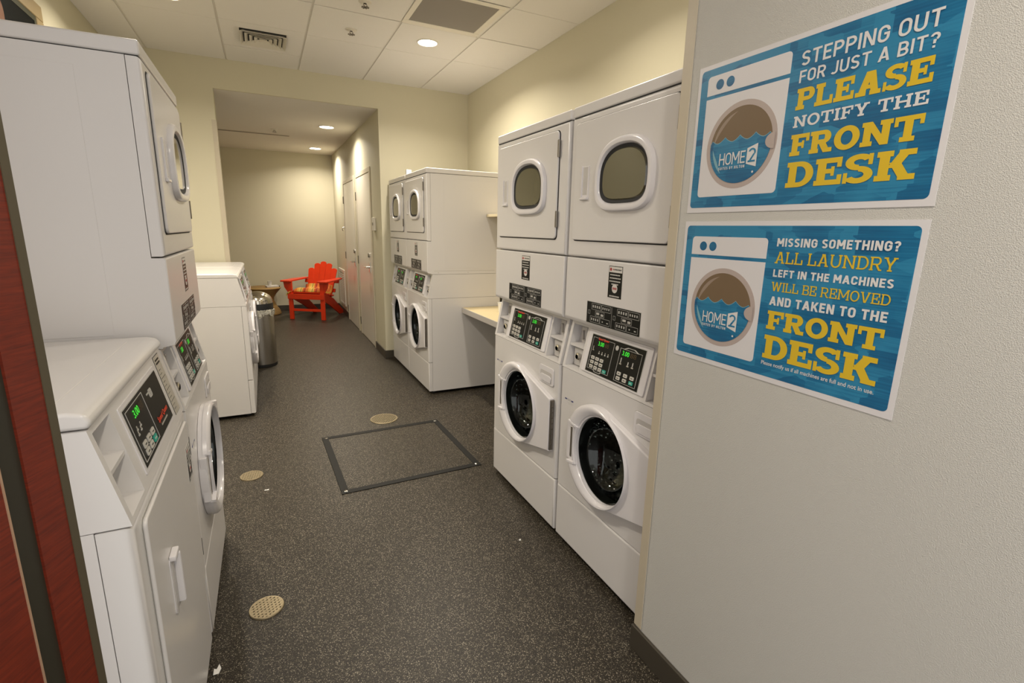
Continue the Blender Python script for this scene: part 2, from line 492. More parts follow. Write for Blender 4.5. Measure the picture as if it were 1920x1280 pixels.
def slab_text(s, t=0.27, sl=0.17, e=0.085, gap=0.10, space=0.42):
    """slab serif capitals drawn from stems, bowls and serifs"""
    V = []; F = []
    def quad(a, b, c, d):
        o = len(V); V.extend([a, b, c, d]); F.append((o, o+1, o+2, o+3))
    X = [0.0]
    def rect(x0, x1, y0, y1): quad((X[0]+x0, y0), (X[0]+x1, y0), (X[0]+x1, y1), (X[0]+x0, y1))
    def diag(x0, y0, x1, y1, tt=None):
        h = (tt or t)*0.54
        quad((X[0]+x0-h, y0), (X[0]+x0+h, y0), (X[0]+x1+h, y1), (X[0]+x1-h, y1))
    def stem(x, a=0, b=1): rect(x-t/2, x+t/2, a, b)
    def foot(x, l=1, r=1): rect(x-t/2-e*l, x+t/2+e*r, 0, sl)
    def head(x, l=1, r=1): rect(x-t/2-e*l, x+t/2+e*r, 1-sl, 1)
    def arc(cx, cy, rx, ry, a0, a1, tx, ty, n=18):
        for k in range(n):
            A = R(a0+(a1-a0)*k/n); B = R(a0+(a1-a0)*(k+1)/n)
            quad((X[0]+cx+rx*math.cos(A), cy+ry*math.sin(A)), (X[0]+cx+rx*math.cos(B), cy+ry*math.sin(B)),
                 (X[0]+cx+(rx-tx)*math.cos(B), cy+(ry-ty)*math.sin(B)), (X[0]+cx+(rx-tx)*math.cos(A), cy+(ry-ty)*math.sin(A)))
    def bowl(x0, y0, y1, xr, ty):
        ry = (y1-y0)/2; rx = min(ry*1.05, xr-x0-0.05)
        rect(x0, xr-rx, y1-ty, y1); rect(x0, xr-rx, y0, y0+ty)
        arc(xr-rx, (y0+y1)/2, rx, ry, -90, 90, t*0.95, ty)
    L = e + t/2
    for ch in s:
        wd = 0.9
        if ch == ' ': X[0] += space; continue
        if ch == 'A':
            wd = 1.12; diag(0.50*wd, 1, L+0.02, 0); diag(0.56*wd, 1, wd-L-0.02, 0); rect(0.3*wd, 0.72*wd, 0.27, 0.27+sl*0.85)
            foot(L+0.02); foot(wd-L-0.02); rect(0.36*wd, 0.60*wd, 1-sl, 1)
        elif ch == 'B':
            stem(L); rect(0, L, 0, sl); rect(0, L, 1-sl, 1); bowl(L, 0, 0.56, 0.93, sl); bowl(L, 0.46, 1, 0.88, sl)
        elif ch == 'D':
            wd = 1.0; stem(L); rect(0, L, 0, sl); rect(0, L, 1-sl, 1); bowl(L, 0, 1, wd, sl)
        elif ch in 'EF':
            wd = 0.88; stem(L); rect(0, wd, 1-sl, 1); rect(wd-0.15, wd, 0.64, 1)
            rect(L, 0.62, 0.43, 0.43+sl*0.9); rect(0.55, 0.66, 0.33, 0.68)
            if ch == 'E': wd = 0.92; rect(0, wd, 0, sl); rect(wd-0.15, wd, 0, 0.36)
            else: foot(L, 1, 1.4)
        elif ch == 'H':
            wd = 1.12; stem(L); stem(wd-L); foot(L); foot(wd-L); head(L); head(wd-L); rect(L, wd-L, 0.5-sl/2, 0.5+sl/2)
        elif ch == 'I':
            wd = 2*L; stem(L); foot(L); head(L)
        elif ch == 'K':
            wd = 1.10; stem(L); foot(L); head(L); diag(0.48, 0.42, wd-L-0.06, 1); diag(0.52, 0.60, wd-L, 0); foot(wd-L+0.02, 1.1, 0.8); head(wd-L-0.04, 1, 1)
        elif ch == 'L':
            wd = 0.88; stem(L); head(L); rect(0, wd, 0, sl); rect(wd-0.15, wd, 0, 0.40)
        elif ch == 'M':
            wd = 1.36; stem(L); stem(wd-L); diag(L, 1, wd/2, 0.22, t*0.9); diag(wd-L, 1, wd/2, 0.22, t*0.9); foot(L); foot(wd-L); head(L, 1, 0); head(wd-L, 0, 1)
        elif ch == 'N':
            wd = 1.14; stem(L, 0, 1); stem(wd-L, 0, 1); diag(L, 1, wd-L, 0, t*0.95); foot(L); head(L, 1, 0); head(wd-L)
        elif ch == 'O':
            wd = 1.04; arc(wd/2, 0.5, wd/2, 0.52, 0, 360, t*0.98, sl*1.15, 40)
        elif ch in 'PR':
            wd = 0.93; stem(L); foot(L, 1, 1.0 if ch == 'P' else 0.6); rect(0, L, 1-sl, 1); bowl(L, 0.40, 1, wd, sl)
            if ch == 'R': wd = 1.02; diag(0.55, 0.46, wd-L+0.02, 0); rect(wd-L-0.02, wd, 0, sl)
        elif ch == 'S':
            wd = 0.90; arc(0.45, 0.735, 0.43, 0.285, 25, 270, t*0.92, sl); arc(0.45, 0.285, 0.45, 0.305, -155, 90, t*0.92, sl)
            rect(0.72, 0.85, 0.62, 1.0); rect(0.0, 0.13, 0.0, 0.38)
        elif ch == 'T':
            wd = 1.0; stem(wd/2); foot(wd/2, 1.3, 1.3); rect(0, wd, 1-sl, 1); rect(0, 0.14, 0.62, 1); rect(wd-0.14, wd, 0.62, 1)
        elif ch == 'U':
            wd = 1.12; stem(L, 0.38, 1); stem(wd-L, 0.38, 1); head(L); head(wd-L); arc(wd/2, 0.38, wd/2-e, 0.40, 180, 360, t, sl*1.1)
        elif ch == 'V':
            wd = 1.12; diag(L, 1, 0.47*wd, 0); diag(wd-L, 1, 0.53*wd, 0); head(L); head(wd-L)
        elif ch == 'W':
            wd = 1.55; diag(L, 1, 0.30*wd, 0); diag(0.5*wd, 1, 0.30*wd+0.02, 0); diag(0.5*wd, 1, 0.70*wd, 0); diag(wd-L, 1, 0.70*wd, 0); head(L); head(wd-L); head(0.5*wd, 0.3, 0.3)
        elif ch == 'Y':
            wd = 1.08; diag(L, 1, 0.5*wd, 0.40); diag(wd-L, 1, 0.5*wd, 0.40); stem(0.5*wd, 0, 0.5); foot(0.5*wd, 1.2, 1.2); head(L); head(wd-L)
        X[0] += wd + gap
    return V, F, True

def sans_text(s, t=0.17, gap=0.13, space=0.34):
    """upright grotesque capitals drawn from straight strokes and round bowls"""
    V = []; F = []; X = [0.0]
    def quad(a, b, c, d):
        o = len(V); V.extend([a, b, c, d]); F.append((o, o+1, o+2, o+3))
    def rect(x0, x1, y0, y1): quad((X[0]+x0, y0), (X[0]+x1, y0), (X[0]+x1, y1), (X[0]+x0, y1))
    def diag(x0, y0, x1, y1, k=0.56):
        h = t*k; quad((X[0]+x0-h, y0), (X[0]+x0+h, y0), (X[0]+x1+h, y1), (X[0]+x1-h, y1))
    def arc(cx, cy, r, a0, a1, ry=None, n=14):
        ry = ry or r
        for k in range(n):
            A = R(a0+(a1-a0)*k/n); B = R(a0+(a1-a0)*(k+1)/n)
            P = lambda q, d: (X[0]+cx+(r-d)*math.cos(q), cy+(ry-d)*math.sin(q))
            quad(P(A, 0), P(B, 0), P(B, t), P(A, t))
    def bowl(x0, y0, y1, xr):
        r = (y1-y0)/2; r_ = min(r, xr-x0-0.02)
        rect(x0, xr-r_, y1-t, y1); rect(x0, xr-r_, y0, y0+t); arc(xr-r_, (y0+y1)/2, r_, -90, 90, r)
    for ch in s:
        wd = 0.60
        if ch == ' ': X[0] += space; continue
        if ch == 'A':
            wd = 0.72; diag(0.36, 1, 0.09, 0); diag(0.36, 1, 0.63, 0); rect(0.17, 0.55, 0.20, 0.20+t*0.9)
        elif ch == 'B': wd = 0.63; rect(0, t, 0, 1); bowl(t*0.9, 0, 0.55, wd); bowl(t*0.9, 0.55-t, 1, wd-0.03)
        elif ch in 'OCG':
            wd = 0.64; r = wd/2; arc(r, 1-r, r, 0, 180, None, 18); arc(r, r, r, 180, 360, None, 18); rect(0, t, r, 1-r)
            if ch == 'O': rect(wd-t, wd, r, 1-r)
            else:
                rect(wd-t, wd, r-0.01, r+(0.02 if ch == 'C' else 0.16)); rect(wd-t, wd, 1-r-0.02, 1-r+0.01)
                if ch == 'G': rect(wd*0.52, wd, r+0.16-t*0.3, r+0.16+t*0.6)
        elif ch == 'D':
            wd = 0.64; r = 0.30; rect(0, t, 0, 1); rect(t*0.9, wd-r, 1-t, 1); rect(t*0.9, wd-r, 0, t); arc(wd-r, 1-r, r, 0, 90); arc(wd-r, r, r, 270, 360); rect(wd-t, wd, r, 1-r)
        elif ch in 'EFL':
            wd = 0.54; rect(0, t, 0, 1)
            if ch != 'L': rect(t*0.9, wd, 1-t, 1); rect(t*0.9, wd-0.05, 0.5-t*0.45, 0.5+t*0.5)
            if ch != 'F': rect(t*0.9, wd, 0, t)
        elif ch == 'H': wd = 0.64; rect(0, t, 0, 1); rect(wd-t, wd, 0, 1); rect(t*0.9, wd-t*0.9, 0.5-t/2, 0.5+t/2)
        elif ch == 'I': wd = t; rect(0, t, 0, 1)
        elif ch == 'J': wd = 0.46; r = 0.27; rect(wd-t, wd, r, 1); arc(wd-r, r, r, 215, 360)
        elif ch == 'K': wd = 0.66; rect(0, t, 0, 1); diag(0.20, 0.36, 0.56, 1); diag(0.30, 0.56, 0.58, 0)
        elif ch == 'M': wd = 0.82; rect(0, t, 0, 1); rect(wd-t, wd, 0, 1); diag(t*0.55, 1, wd/2, 0.30); diag(wd-t*0.55, 1, wd/2, 0.30)
        elif ch == 'N': wd = 0.68; rect(0, t, 0, 1); rect(wd-t, wd, 0, 1); diag(t*0.55, 1, wd-t*0.55, 0)
        elif ch in 'PR':
            wd = 0.62; rect(0, t, 0, 1); bowl(t*0.9, 0.40, 1, wd)
            if ch == 'R': diag(0.34, 0.46, wd-0.06, 0)
        elif ch == 'S':
            wd = 0.60; r = 0.30; arc(r, 0.72, r, 25, 270, 0.28, 18); arc(r, 0.28+t*0.0, r, -155, 90, 0.28+t*0.5-0.0, 18) if False else arc(r, 0.285, r, -155, 90, 0.285, 18)
            rect(r-0.06, r+0.06, 0.44, 0.44+t) if False else None
        elif ch == 'T': wd = 0.62; rect(0, wd, 1-t, 1); rect(wd/2-t/2, wd/2+t/2, 0, 1)
        elif ch == 'U': wd = 0.64; r = wd/2; rect(0, t, r, 1); rect(wd-t, wd, r, 1); arc(r, r, r, 180, 360, None, 18)
        elif ch == 'Y': wd = 0.70; diag(0.09, 1, 0.35, 0.42); diag(0.61, 1, 0.35, 0.42); rect(0.35-t/2, 0.35+t/2, 0, 0.46)
        elif ch == '?':
            wd = 0.54; r = 0.27; arc(r, 0.73, r, -60, 170, 0.27, 18); rect(r-t/2, r+t/2, 0.28, 0.52); rect(r-t/2, r+t*0.62, 0.40, 0.55); rect(r-t/2, r+t/2, 0, t)
        elif ch == '2':
            wd = 0.58; r = 0.29; arc(r, 0.71, r, -25, 165, 0.29, 18); diag(0.10, 0, 0.48, 0.60, 0.6); rect(0, wd, 0, t)
        X[0] += wd + gap
    return V, F, True

# ------------------------------------------------------------------ room shell
ZC = 2.972       # ceiling of the main room
ZA = 2.713       # alcove ceiling
XL, XRW, YF, YB = -1.08, 2.19, 5.70, 9.75
AX0, AX1 = -0.323, 1.178

b = MB(); b.box(-1.5, 2.5, -2.2, 10.0, -0.08, 0.0); struct('floor', b, 'floor')
b = MB(); b.box(XL-0.12, XL, 0.98, YF, 0, ZC+0.09); struct('wall_left', b, 'walls')
b = MB(); b.box(XRW, XRW+0.12, 1.18, YF, 0, ZC+0.09); struct('wall_right', b, 'walls')
b = MB(); b.box(XL-0.12, AX0, YF, YF+0.15, 0, ZC+0.09); struct('wall_back_left', b, 'walls')
b = MB(); b.box(AX1, XRW+0.12, YF, YB+0.12, 0, ZC+0.09); struct('wall_back_right', b, 'walls')
b = MB(); b.box(AX0, AX1, YF, YF+0.03, ZA, ZC+0.09); struct('wall_back_header', b, 'walls')
b = MB(); b.box(XL-0.25, AX1, YB, YB+0.12, 0, ZC+0.09); struct('wall_alcove_back', b, 'walls')
b = MB(); b.box(XL-0.37, XL-0.25, YF+0.15, YB+0.12, 0, ZC+0.09); struct('wall_alcove_left', b, 'walls')
b = MB(); b.box(1.1125, XRW+0.12, -2.2, 1.18, 0, ZC+0.09); struct('wall_entry_right', b, 'vinyl')
b = MB(); b.box(XL-0.25, AX1, YF+0.03, YB, ZA, ZC+0.05)
struct('ceiling_alcove', b, 'drywall')
# hung ceiling: slab, tees left between real tiles
b = MB(); b.box(XL+0.0002, XRW-0.0002, -2.2, YF-0.0002, ZC+0.0055, ZC+0.08, 1)
xs = [XL-0.006, -0.80, -0.19, 0.42, 1.03, 1.64, XRW+0.006]
g = 0.007
for i in range(len(xs)-1):
    x0, x1 = xs[i]+g, xs[i+1]-g
    ys = [-2.2 + 0.0]
    if i == 2: seams = [(5.25, 1), (4.64, 0), (4.03, 1), (3.42, 0), (2.81, 1), (2.2, 0), (1.59, 1), (0.98, 0), (0.37, 1)]
    else: seams = [(4.67, 0), (4.045, 1), (3.44, 1 if i == 4 else 0), (2.83, 1), (2.22, 0), (1.61, 1), (1.0, 0), (0.39, 1)]
    edge = YF - 0.0004
    for sy, strong in seams + [(-2.2, 0)]:
        gg = g if strong else 0.0022
        b.box(x0, x1, sy+gg, edge, ZC, ZC+0.0055, 0, 0.0015, 1)
        edge = sy-gg
struct('ceiling', b, ['ceil', 'tee'])

# corner guards and baseboards
b = MB(); b.prism([(1.1085, 1.150), (1.1124, 1.150), (1.1124, 1.1803), (1.19, 1.1803), (1.19, 1.1865), (1.1085, 1.1865)], 'z', 0.10, 2.95, 0, 0.0015, 2)
struct('trim_1', b, 'guard')
b = MB(); b.prism([(-0.358, YF-0.004), (-0.319, YF-0.004), (-0.319, YF+0.04), (-0.3228, YF+0.04), (-0.3228, YF-0.0002), (-0.358, YF-0.0002)], 'z', 0.1, 2.44)
struct('trim_2', b, 'guard')
def baseboard(name, x0, x1, y0, y1):
    b = MB(); b.box(x0, x1, y0, y1, 0, 0.096, 0, 0.004, 2); struct(name, b, 'base')
baseboard('baseboard_entry', 1.0995, 1.1124, -2.2, 1.192)
baseboard('baseboard_back', 1.166, XRW, 5.688, 5.70)
baseboard('baseboard_alcove_corner', 1.166, 1.178, 5.70, 6.245)
baseboard('baseboard_alcove_right', 1.168, 1.178, 8.56, YB)
baseboard('baseboard_alcove_back', XL-0.25, 1.166, YB-0.011, YB)
baseboard('baseboard_back_left', XL, AX0, YF-0.012, YF)
baseboard('baseboard_left', XL, XL+0.012, 1.0, YF)

# wood faced entry door, standing open on the left
def entry_door():
    a = R(22); d = Vector((math.sin(a), math.cos(a), 0))
    root = bpy.data.objects.new('door_1', None); COL.objects.link(root); root['kind'] = 'structure'
    root.location = (-0.308, 0.953, 0); root.rotation_euler = (0, 0, -a)   # local +y runs along the leaf, -x is its back
    b = MB(); b.box(-0.045, 0, -0.067, -0.014, 0.008, 2.9); b.box(-0.045, 0, -0.95, -0.104, 0.008, 2.9)
    obj('door_leaf', b, 'wood', root)
    b = MB(); b.box(-0.048, 0.0015, -0.0145, 0, 0.0, 2.9); obj('edge_trim', b, 'edgeband', root)
    b = MB(); b.box(-0.045, -0.004, -0.1045, -0.0665, 0.0, 2.9); obj('metal_stile', b, 'bronze', root)
    b = MB(); b.box(-0.006, 0.0015, -0.1050, -0.1025, 0.0, 2.9); obj('bright_edge', b, 'litedge', root)
entry_door()

# alcove doors
def alcove_door(name, y0, y1, lever_y, hinge_y):
    root = bpy.data.objects.new(name, None); COL.objects.link(root); root['kind'] = 'structure'
    root.location = (AX1, 0, 0)
    b = MB()
    b.box(-0.012, 0, y0-0.055, y0, 0, 2.19, 0, 0.002, 1); b.box(-0.012, 0, y1, y1+0.055, 0, 2.19, 0, 0.002, 1)
    b.box(-0.012, 0, y0, y1, 2.135, 2.19, 0, 0.002, 1)
    obj('door_frame', b, 'frame', root)
    b = MB(); b.box(-0.006, 0, y0+0.004, y1-0.004, 0.012, 2.131); obj('door_leaf', b, 'door', root)
    h = MB(); h.box(-0.014, -0.006, lever_y-0.03, lever_y+0.03, 0.935, 1.065, 0, 0.003, 2)
    h.tube([(-0.014, lever_y, 1.0), (-0.055, lever_y, 1.0)], 0.012)
    h.tube([(-0.055, lever_y-0.005, 1.0), (-0.058, lever_y+0.05, 1.0), (-0.055, lever_y+0.125, 0.998)], 0.0095)
    obj('lever_handle', h, 'chrome', root)
    k = MB(); k.lathe([(0.030, 0), (0.030, -0.010), (0.020, -0.020), (0.0, -0.020)], (-0.006, lever_y, 1.15), 'x', 24)
    obj('deadbolt', k, 'steel', root)
    for z in (0.19, 1.05, 1.90):
        q = MB(); q.box(-0.016, -0.006, hinge_y-0.012, hinge_y+0.012, z-0.055, z+0.055, 0, 0.003, 2)
        q.tube([(-0.016, hinge_y, z-0.055), (-0.016, hinge_y, z+0.055)], 0.006, 8)
        obj('hinge', q, 'hinge', root)
    if name == 'door_3':
        q = MB(); q.box(-0.011, -0.006, y0+0.03, y1-0.03, 0.0, 0.011); obj('threshold', q, 'base', root)
alcove_door('door_2', 6.30, 7.25, 6.47, 7.27)
alcove_door('door_3', 7.50, 8.45, 7.60, 8.47)

# ------------------------------------------------------------------ laundry machines
W = 0.715; D = 0.70; HW = W/2
ZK, ZW, ZP = 0.302, 0.886, 1.10      # kick seam, top of washer body, top of control housing
def tri_mb(mb, mats): return mb

def slope_y(z): return 0.046*(z-ZW)/(1.09-ZW)

def add_washer_lower(root):
    # leveling feet
    for sx in (-1, 1):
        for y in (0.06, D-0.06):
            f = MB(); f.lathe([(0.022, 0.0), (0.022, 0.012), (0.010, 0.016), (0.010, 0.034)], (sx*(HW-0.06), y, 0), 'z', 16)
            obj('leveling_foot', f, 'rubber', root)
    c = MB()
    c.box(-HW+0.001, -HW+0.02, 0.038, D, 0.028, ZW-0.001); c.box(HW-0.02, HW-0.001, 0.038, D, 0.028, ZW-0.001)
    c.box(-HW+0.02, HW-0.02, D-0.02, D, 0.028, ZW-0.001); c.box(-HW+0.02, HW-0.02, 0.038, D-0.02, ZW-0.02, ZW-0.001)
    c.box(-HW+0.02, HW-0.02, 0.038, D-0.02, 0.028, 0.05)
    obj('washer_cabinet', c, 'enamel', root)
    s = MB(); s.box(-HW+0.004, HW-0.004, 0.034, 0.0385, 0.032, ZW-0.004)   # dark line behind the panels: open at the drum
    cx, cz = 0.014, 0.577
    angs = rect_angs(-HW, HW, ZK+0.002, ZW-0.001, cx, cz)
    rf = rect_ray(-HW, HW, ZK+0.002, ZW-0.001, cx, cz)
    cf = lambda a: (cx+0.192*math.cos(a), cz+0.192*math.sin(a))
    vs, fs = plate_hole(rf, cf, angs, 0.0, 0.036)
    vs, fs = bevel(vs, fs, 0.011, 3, lambda e: all(abs(abs(v.co.x)-HW) < 1e-4 and v.co.y < 1e-4 for v in e.verts))
    p = MB(); p.add(vs, fs); obj('washer_front_panel', p, 'enamel', root)
    k = MB(); vs, fs = bevel(*_boxvf(-HW, HW, 0.0, 0.036, 0.030, ZK-0.003), 0.011, 3, lambda e: all(abs(abs(v.co.x)-HW) < 1e-4 and v.co.y < 1e-4 for v in e.verts))
    k.add(vs, fs); obj('kick_panel', k, 'enamel', root)
    # drum
    d = MB(); d.lathe([(0.191, 0.037), (0.235, 0.06), (0.24, 0.10), (0.24, 0.46), (0.20, 0.49), (0.06, 0.47), (0.0, 0.46)], (cx, 0, cz), 'y', 56, 0, closed=False)
    rnd = random.Random(11)
    for i in range(84):                      # bright domes added around the drum to catch glints
        a = R(rnd.choice((0, 1, 2, 3, 4, 5, 6, 7))*45 + rnd.uniform(-14, 14)); y = rnd.uniform(0.10, 0.44); rad = 0.240
        q = MB(); q.lathe([(0.012, 0.0), (0.0104, 0.006), (0.006, 0.0104), (0.0, 0.012)], (0, 0, 0), 'z', 10, 0, closed=False)
        q.xform(Matrix.Translation((cx, y, cz)) @ Matrix.Rotation(a, 4, 'Y') @ Matrix.Translation((0, 0, -rad))); d.add(q.v, q.f, 1)
    for i in range(3):
        a = R(75 + 120*i); bx = MB()
        bx.prism([(-0.03, 0), (-0.012, 0.035), (0.012, 0.035), (0.03, 0)], 'y', 0.11, 0.45, 0, 0.006)
        mt = Matrix.Translation((cx, 0, cz)) @ Matrix.Rotation(a, 4, 'Y') @ Matrix.Translation((0, 0, -0.238))
        bx.xform(mt); d.add(bx.v, bx.f)
    obj('drum', d, ['drum', 'glint_dome'], root)
    # porthole door
    dx, dz, rr, yd = -0.030, 0.577, 0.218, -0.026
    xr, zt, zb = 0.322, 0.708, 0.440
    def tang(px, pz, sgn):
        vx, vz = px-dx, pz-dz; L = math.hypot(vx, vz); al = math.acos(rr/L); be = math.atan2(vz, vx)
        return be + sgn*al
    at, ab = tang(xr, zt, 1), tang(xr, zb, -1) + 2*PI
    outline = [(xr, zb), (xr, zt)] + [(dx+rr*math.cos(at+(ab-at)*k/52), dz+rr*math.sin(at+(ab-at)*k/52)) for k in range(53)]
    def out_fn(a):
        # ray from glass centre to the outline
        best = None; cxx, czz = cx, cz; dxx, dzz = math.cos(a), math.sin(a)
        for i in range(len(outline)):
            (x0, z0), (x1, z1) = outline[i], outline[(i+1) % len(outline)]
            ex, ez = x1-x0, z1-z0; det = dxx*(-ez) + ex*dzz
            if abs(det) < 1e-12: continue
            t = ((x0-cxx)*(-ez) + ex*(z0-czz))/det; s_ = (dxx*(z0-czz) - dzz*(x0-cxx))/det
            if t > 0 and -1e-6 <= s_ <= 1+1e-6: best = t if best is None else min(best, t)
        return (cxx+dxx*best, czz+dzz*best)
    C_ = [math.atan2(zt-cz, xr-cx) % (2*PI), math.atan2(zb-cz, xr-cx) % (2*PI)]
    angs = sorted([a for a in (2*PI*k/72 for k in range(72)) if all(abs(a-c) > R(2.5) for c in C_)] + C_)
    gf = lambda a: (cx+0.181*math.cos(a), cz+0.181*math.sin(a))
    vs, fs = plate_hole(out_fn, gf, angs, yd, -0.001)
    vs, fs = bevel(vs, fs, 0.007, 3, lambda e: all(v.co.y < yd+1e-4 for v in e.verts) and all((v.co.x-cx)**2+(v.co.z-cz)**2 > 0.19**2 for v in e.verts))
    q = MB(); q.add(vs, fs)
    door = obj('washer_door', q, 'plastic', root)
    r_ = MB()                                   # raised ring, open on the handle side
    def ringseg(a0, a1, n, prof):
        vv = []; ff = []; m = len(prof)
        for k in range(n+1):
            a = R(a0+(a1-a0)*k/n)
            for (t_, y) in prof:
                po = (dx+(rr+0.002)*math.cos(a), dz+(rr+0.002)*math.sin(a)); pi_ = (cx+0.1812*math.cos(a), cz+0.1812*math.sin(a))
                vv.append((po[0]+(pi_[0]-po[0])*t_, y, po[1]+(pi_[1]-po[1])*t_))
        for k in range(n):
            for j in range(m-1): ff.append((k*m+j, k*m+j+1, (k+1)*m+j+1, (k+1)*m+j))
        ff.append(tuple(range(m))); ff.append(tuple((n*m+j) for j in range(m-1, -1, -1)))
        r_.add(vv, ff)
    prof = [(0.0, -0.016), (0.02, -0.029), (0.13, -0.0365), (0.32, -0.040), (0.60, -0.0385), (0.86, -0.030), (1.0, -0.008)]
    ringseg(-154, 154, 60, prof)
    prof2 = [(0.74, -0.018), (0.76, -0.033), (0.82, -0.038), (0.93, -0.033), (1.0, -0.008)]
    ringseg(152, 208, 12, prof2)
    obj('door_ring', r_, 'plastic', door)
    h = MB()                                    # handle pocket with its grip and two ledges
    h.box(-0.243, -0.188, -0.0285, -0.004, 0.490, 0.664, 0, 0.004, 2)
    h.prism([(-0.224, 0.666), (-0.165, 0.658), (-0.165, 0.670), (-0.219, 0.681)], 'y', -0.041, -0.003, 0, 0.003, 2); h.prism([(-0.224, 0.488), (-0.165, 0.496), (-0.165, 0.484), (-0.219, 0.473)], 'y', -0.041, -0.003, 0, 0.003, 2)
    obj('door_handle', h, 'plastic', door)
    h = MB(); h.box(-0.212, -0.198, -0.0300, -0.0270, 0.505, 0.648, 0, 0.001, 1); obj('latch_slot', h, 'steel', door)
    gl = MB(); gl.lathe([(0.1805, -0.010), (0.176, -0.016)] + [(0.174*math.cos(R(t)), -0.014+0.130*math.sin(R(t))) for t in range(0, 91, 5)], (cx, 0, cz), 'y', 72, 0, closed=False)
    obj('door_glass', gl, 'glass', door)
    gk = MB(); gk.lathe([(0.186, -0.008), (0.186, 0.03), (0.180, 0.034), (0.179, 0.0), (0.1805, -0.012), (0.186, -0.008)], (cx, 0, cz), 'y', 56, 0, closed=False)
    obj('door_gasket', gk, 'rubber', door)
    hg = MB(); hg.box(xr-0.004, xr+0.007, -0.0215, -0.0005, zb+0.006, zt-0.006, 0, 0.002, 1)
    for k in range(9): hg.tube([(xr+0.006, -0.011, zb+0.012+k*0.0275), (xr+0.006, -0.011, zb+0.034+k*0.0275)], 0.0055, 8)
    obj('door_hinge', hg, 'hinge', door)
    # detergent drawer
    dr = MB(); dr.prism(rrect(0.180, 0.316, 0.762, 0.850, 0.014), 'y', -0.006, 0.002, 0, 0.003)
    dw = obj('detergent_drawer', dr, 'plastic', root)
    g = MB(); g.prism(rrect(0.1775, 0.3185, 0.7595, 0.8525, 0.015), 'y', -0.0012, 0.001); obj('drawer_gap', g, 'line', dw)
    g = MB(); g.prism(rrect(0.196, 0.302, 0.773, 0.826, 0.012), 'y', -0.0066, -0.004, 0); obj('drawer_recess_shade', g, 'enamel_in', dw)  # flat plate, the scoop's shade painted as a darker tone
    g = MB(); g.prism([(0.205, 0.773), (0.293, 0.773), (0.300, 0.800), (0.286, 0.808), (0.212, 0.808), (0.198, 0.800)], 'y', -0.0105, -0.006, 0, 0.003); obj('drawer_pull', g, 'plastic', dw)
    st = MB()
    st.box(-0.318, -0.248, -0.0006, 0.0, 0.7405, 0.7465, 0); st.box(-0.302, -0.264, -0.0009, 0.0, 0.7415, 0.7455, 1)
    st.box(-0.300, -0.248, -0.0006, 0.0, 0.730, 0.7315, 2); st.box(-0.290, -0.255, -0.0006, 0.0, 0.7245, 0.7258, 2)
    obj('washer_sticker', st, ['navy', 'labelwhite', 'line'], root)

def _boxvf(x0, x1, y0, y1, z0, z1):
    vs = [(x0,y0,z0),(x1,y0,z0),(x1,y1,z0),(x0,y1,z0),(x0,y0,z1),(x1,y0,z1),(x1,y1,z1),(x0,y1,z1)]
    fs = [(0,3,2,1),(4,5,6,7),(0,1,5,4),(1,2,6,5),(2,3,7,6),(3,0,4,7)]
    return vs, fs

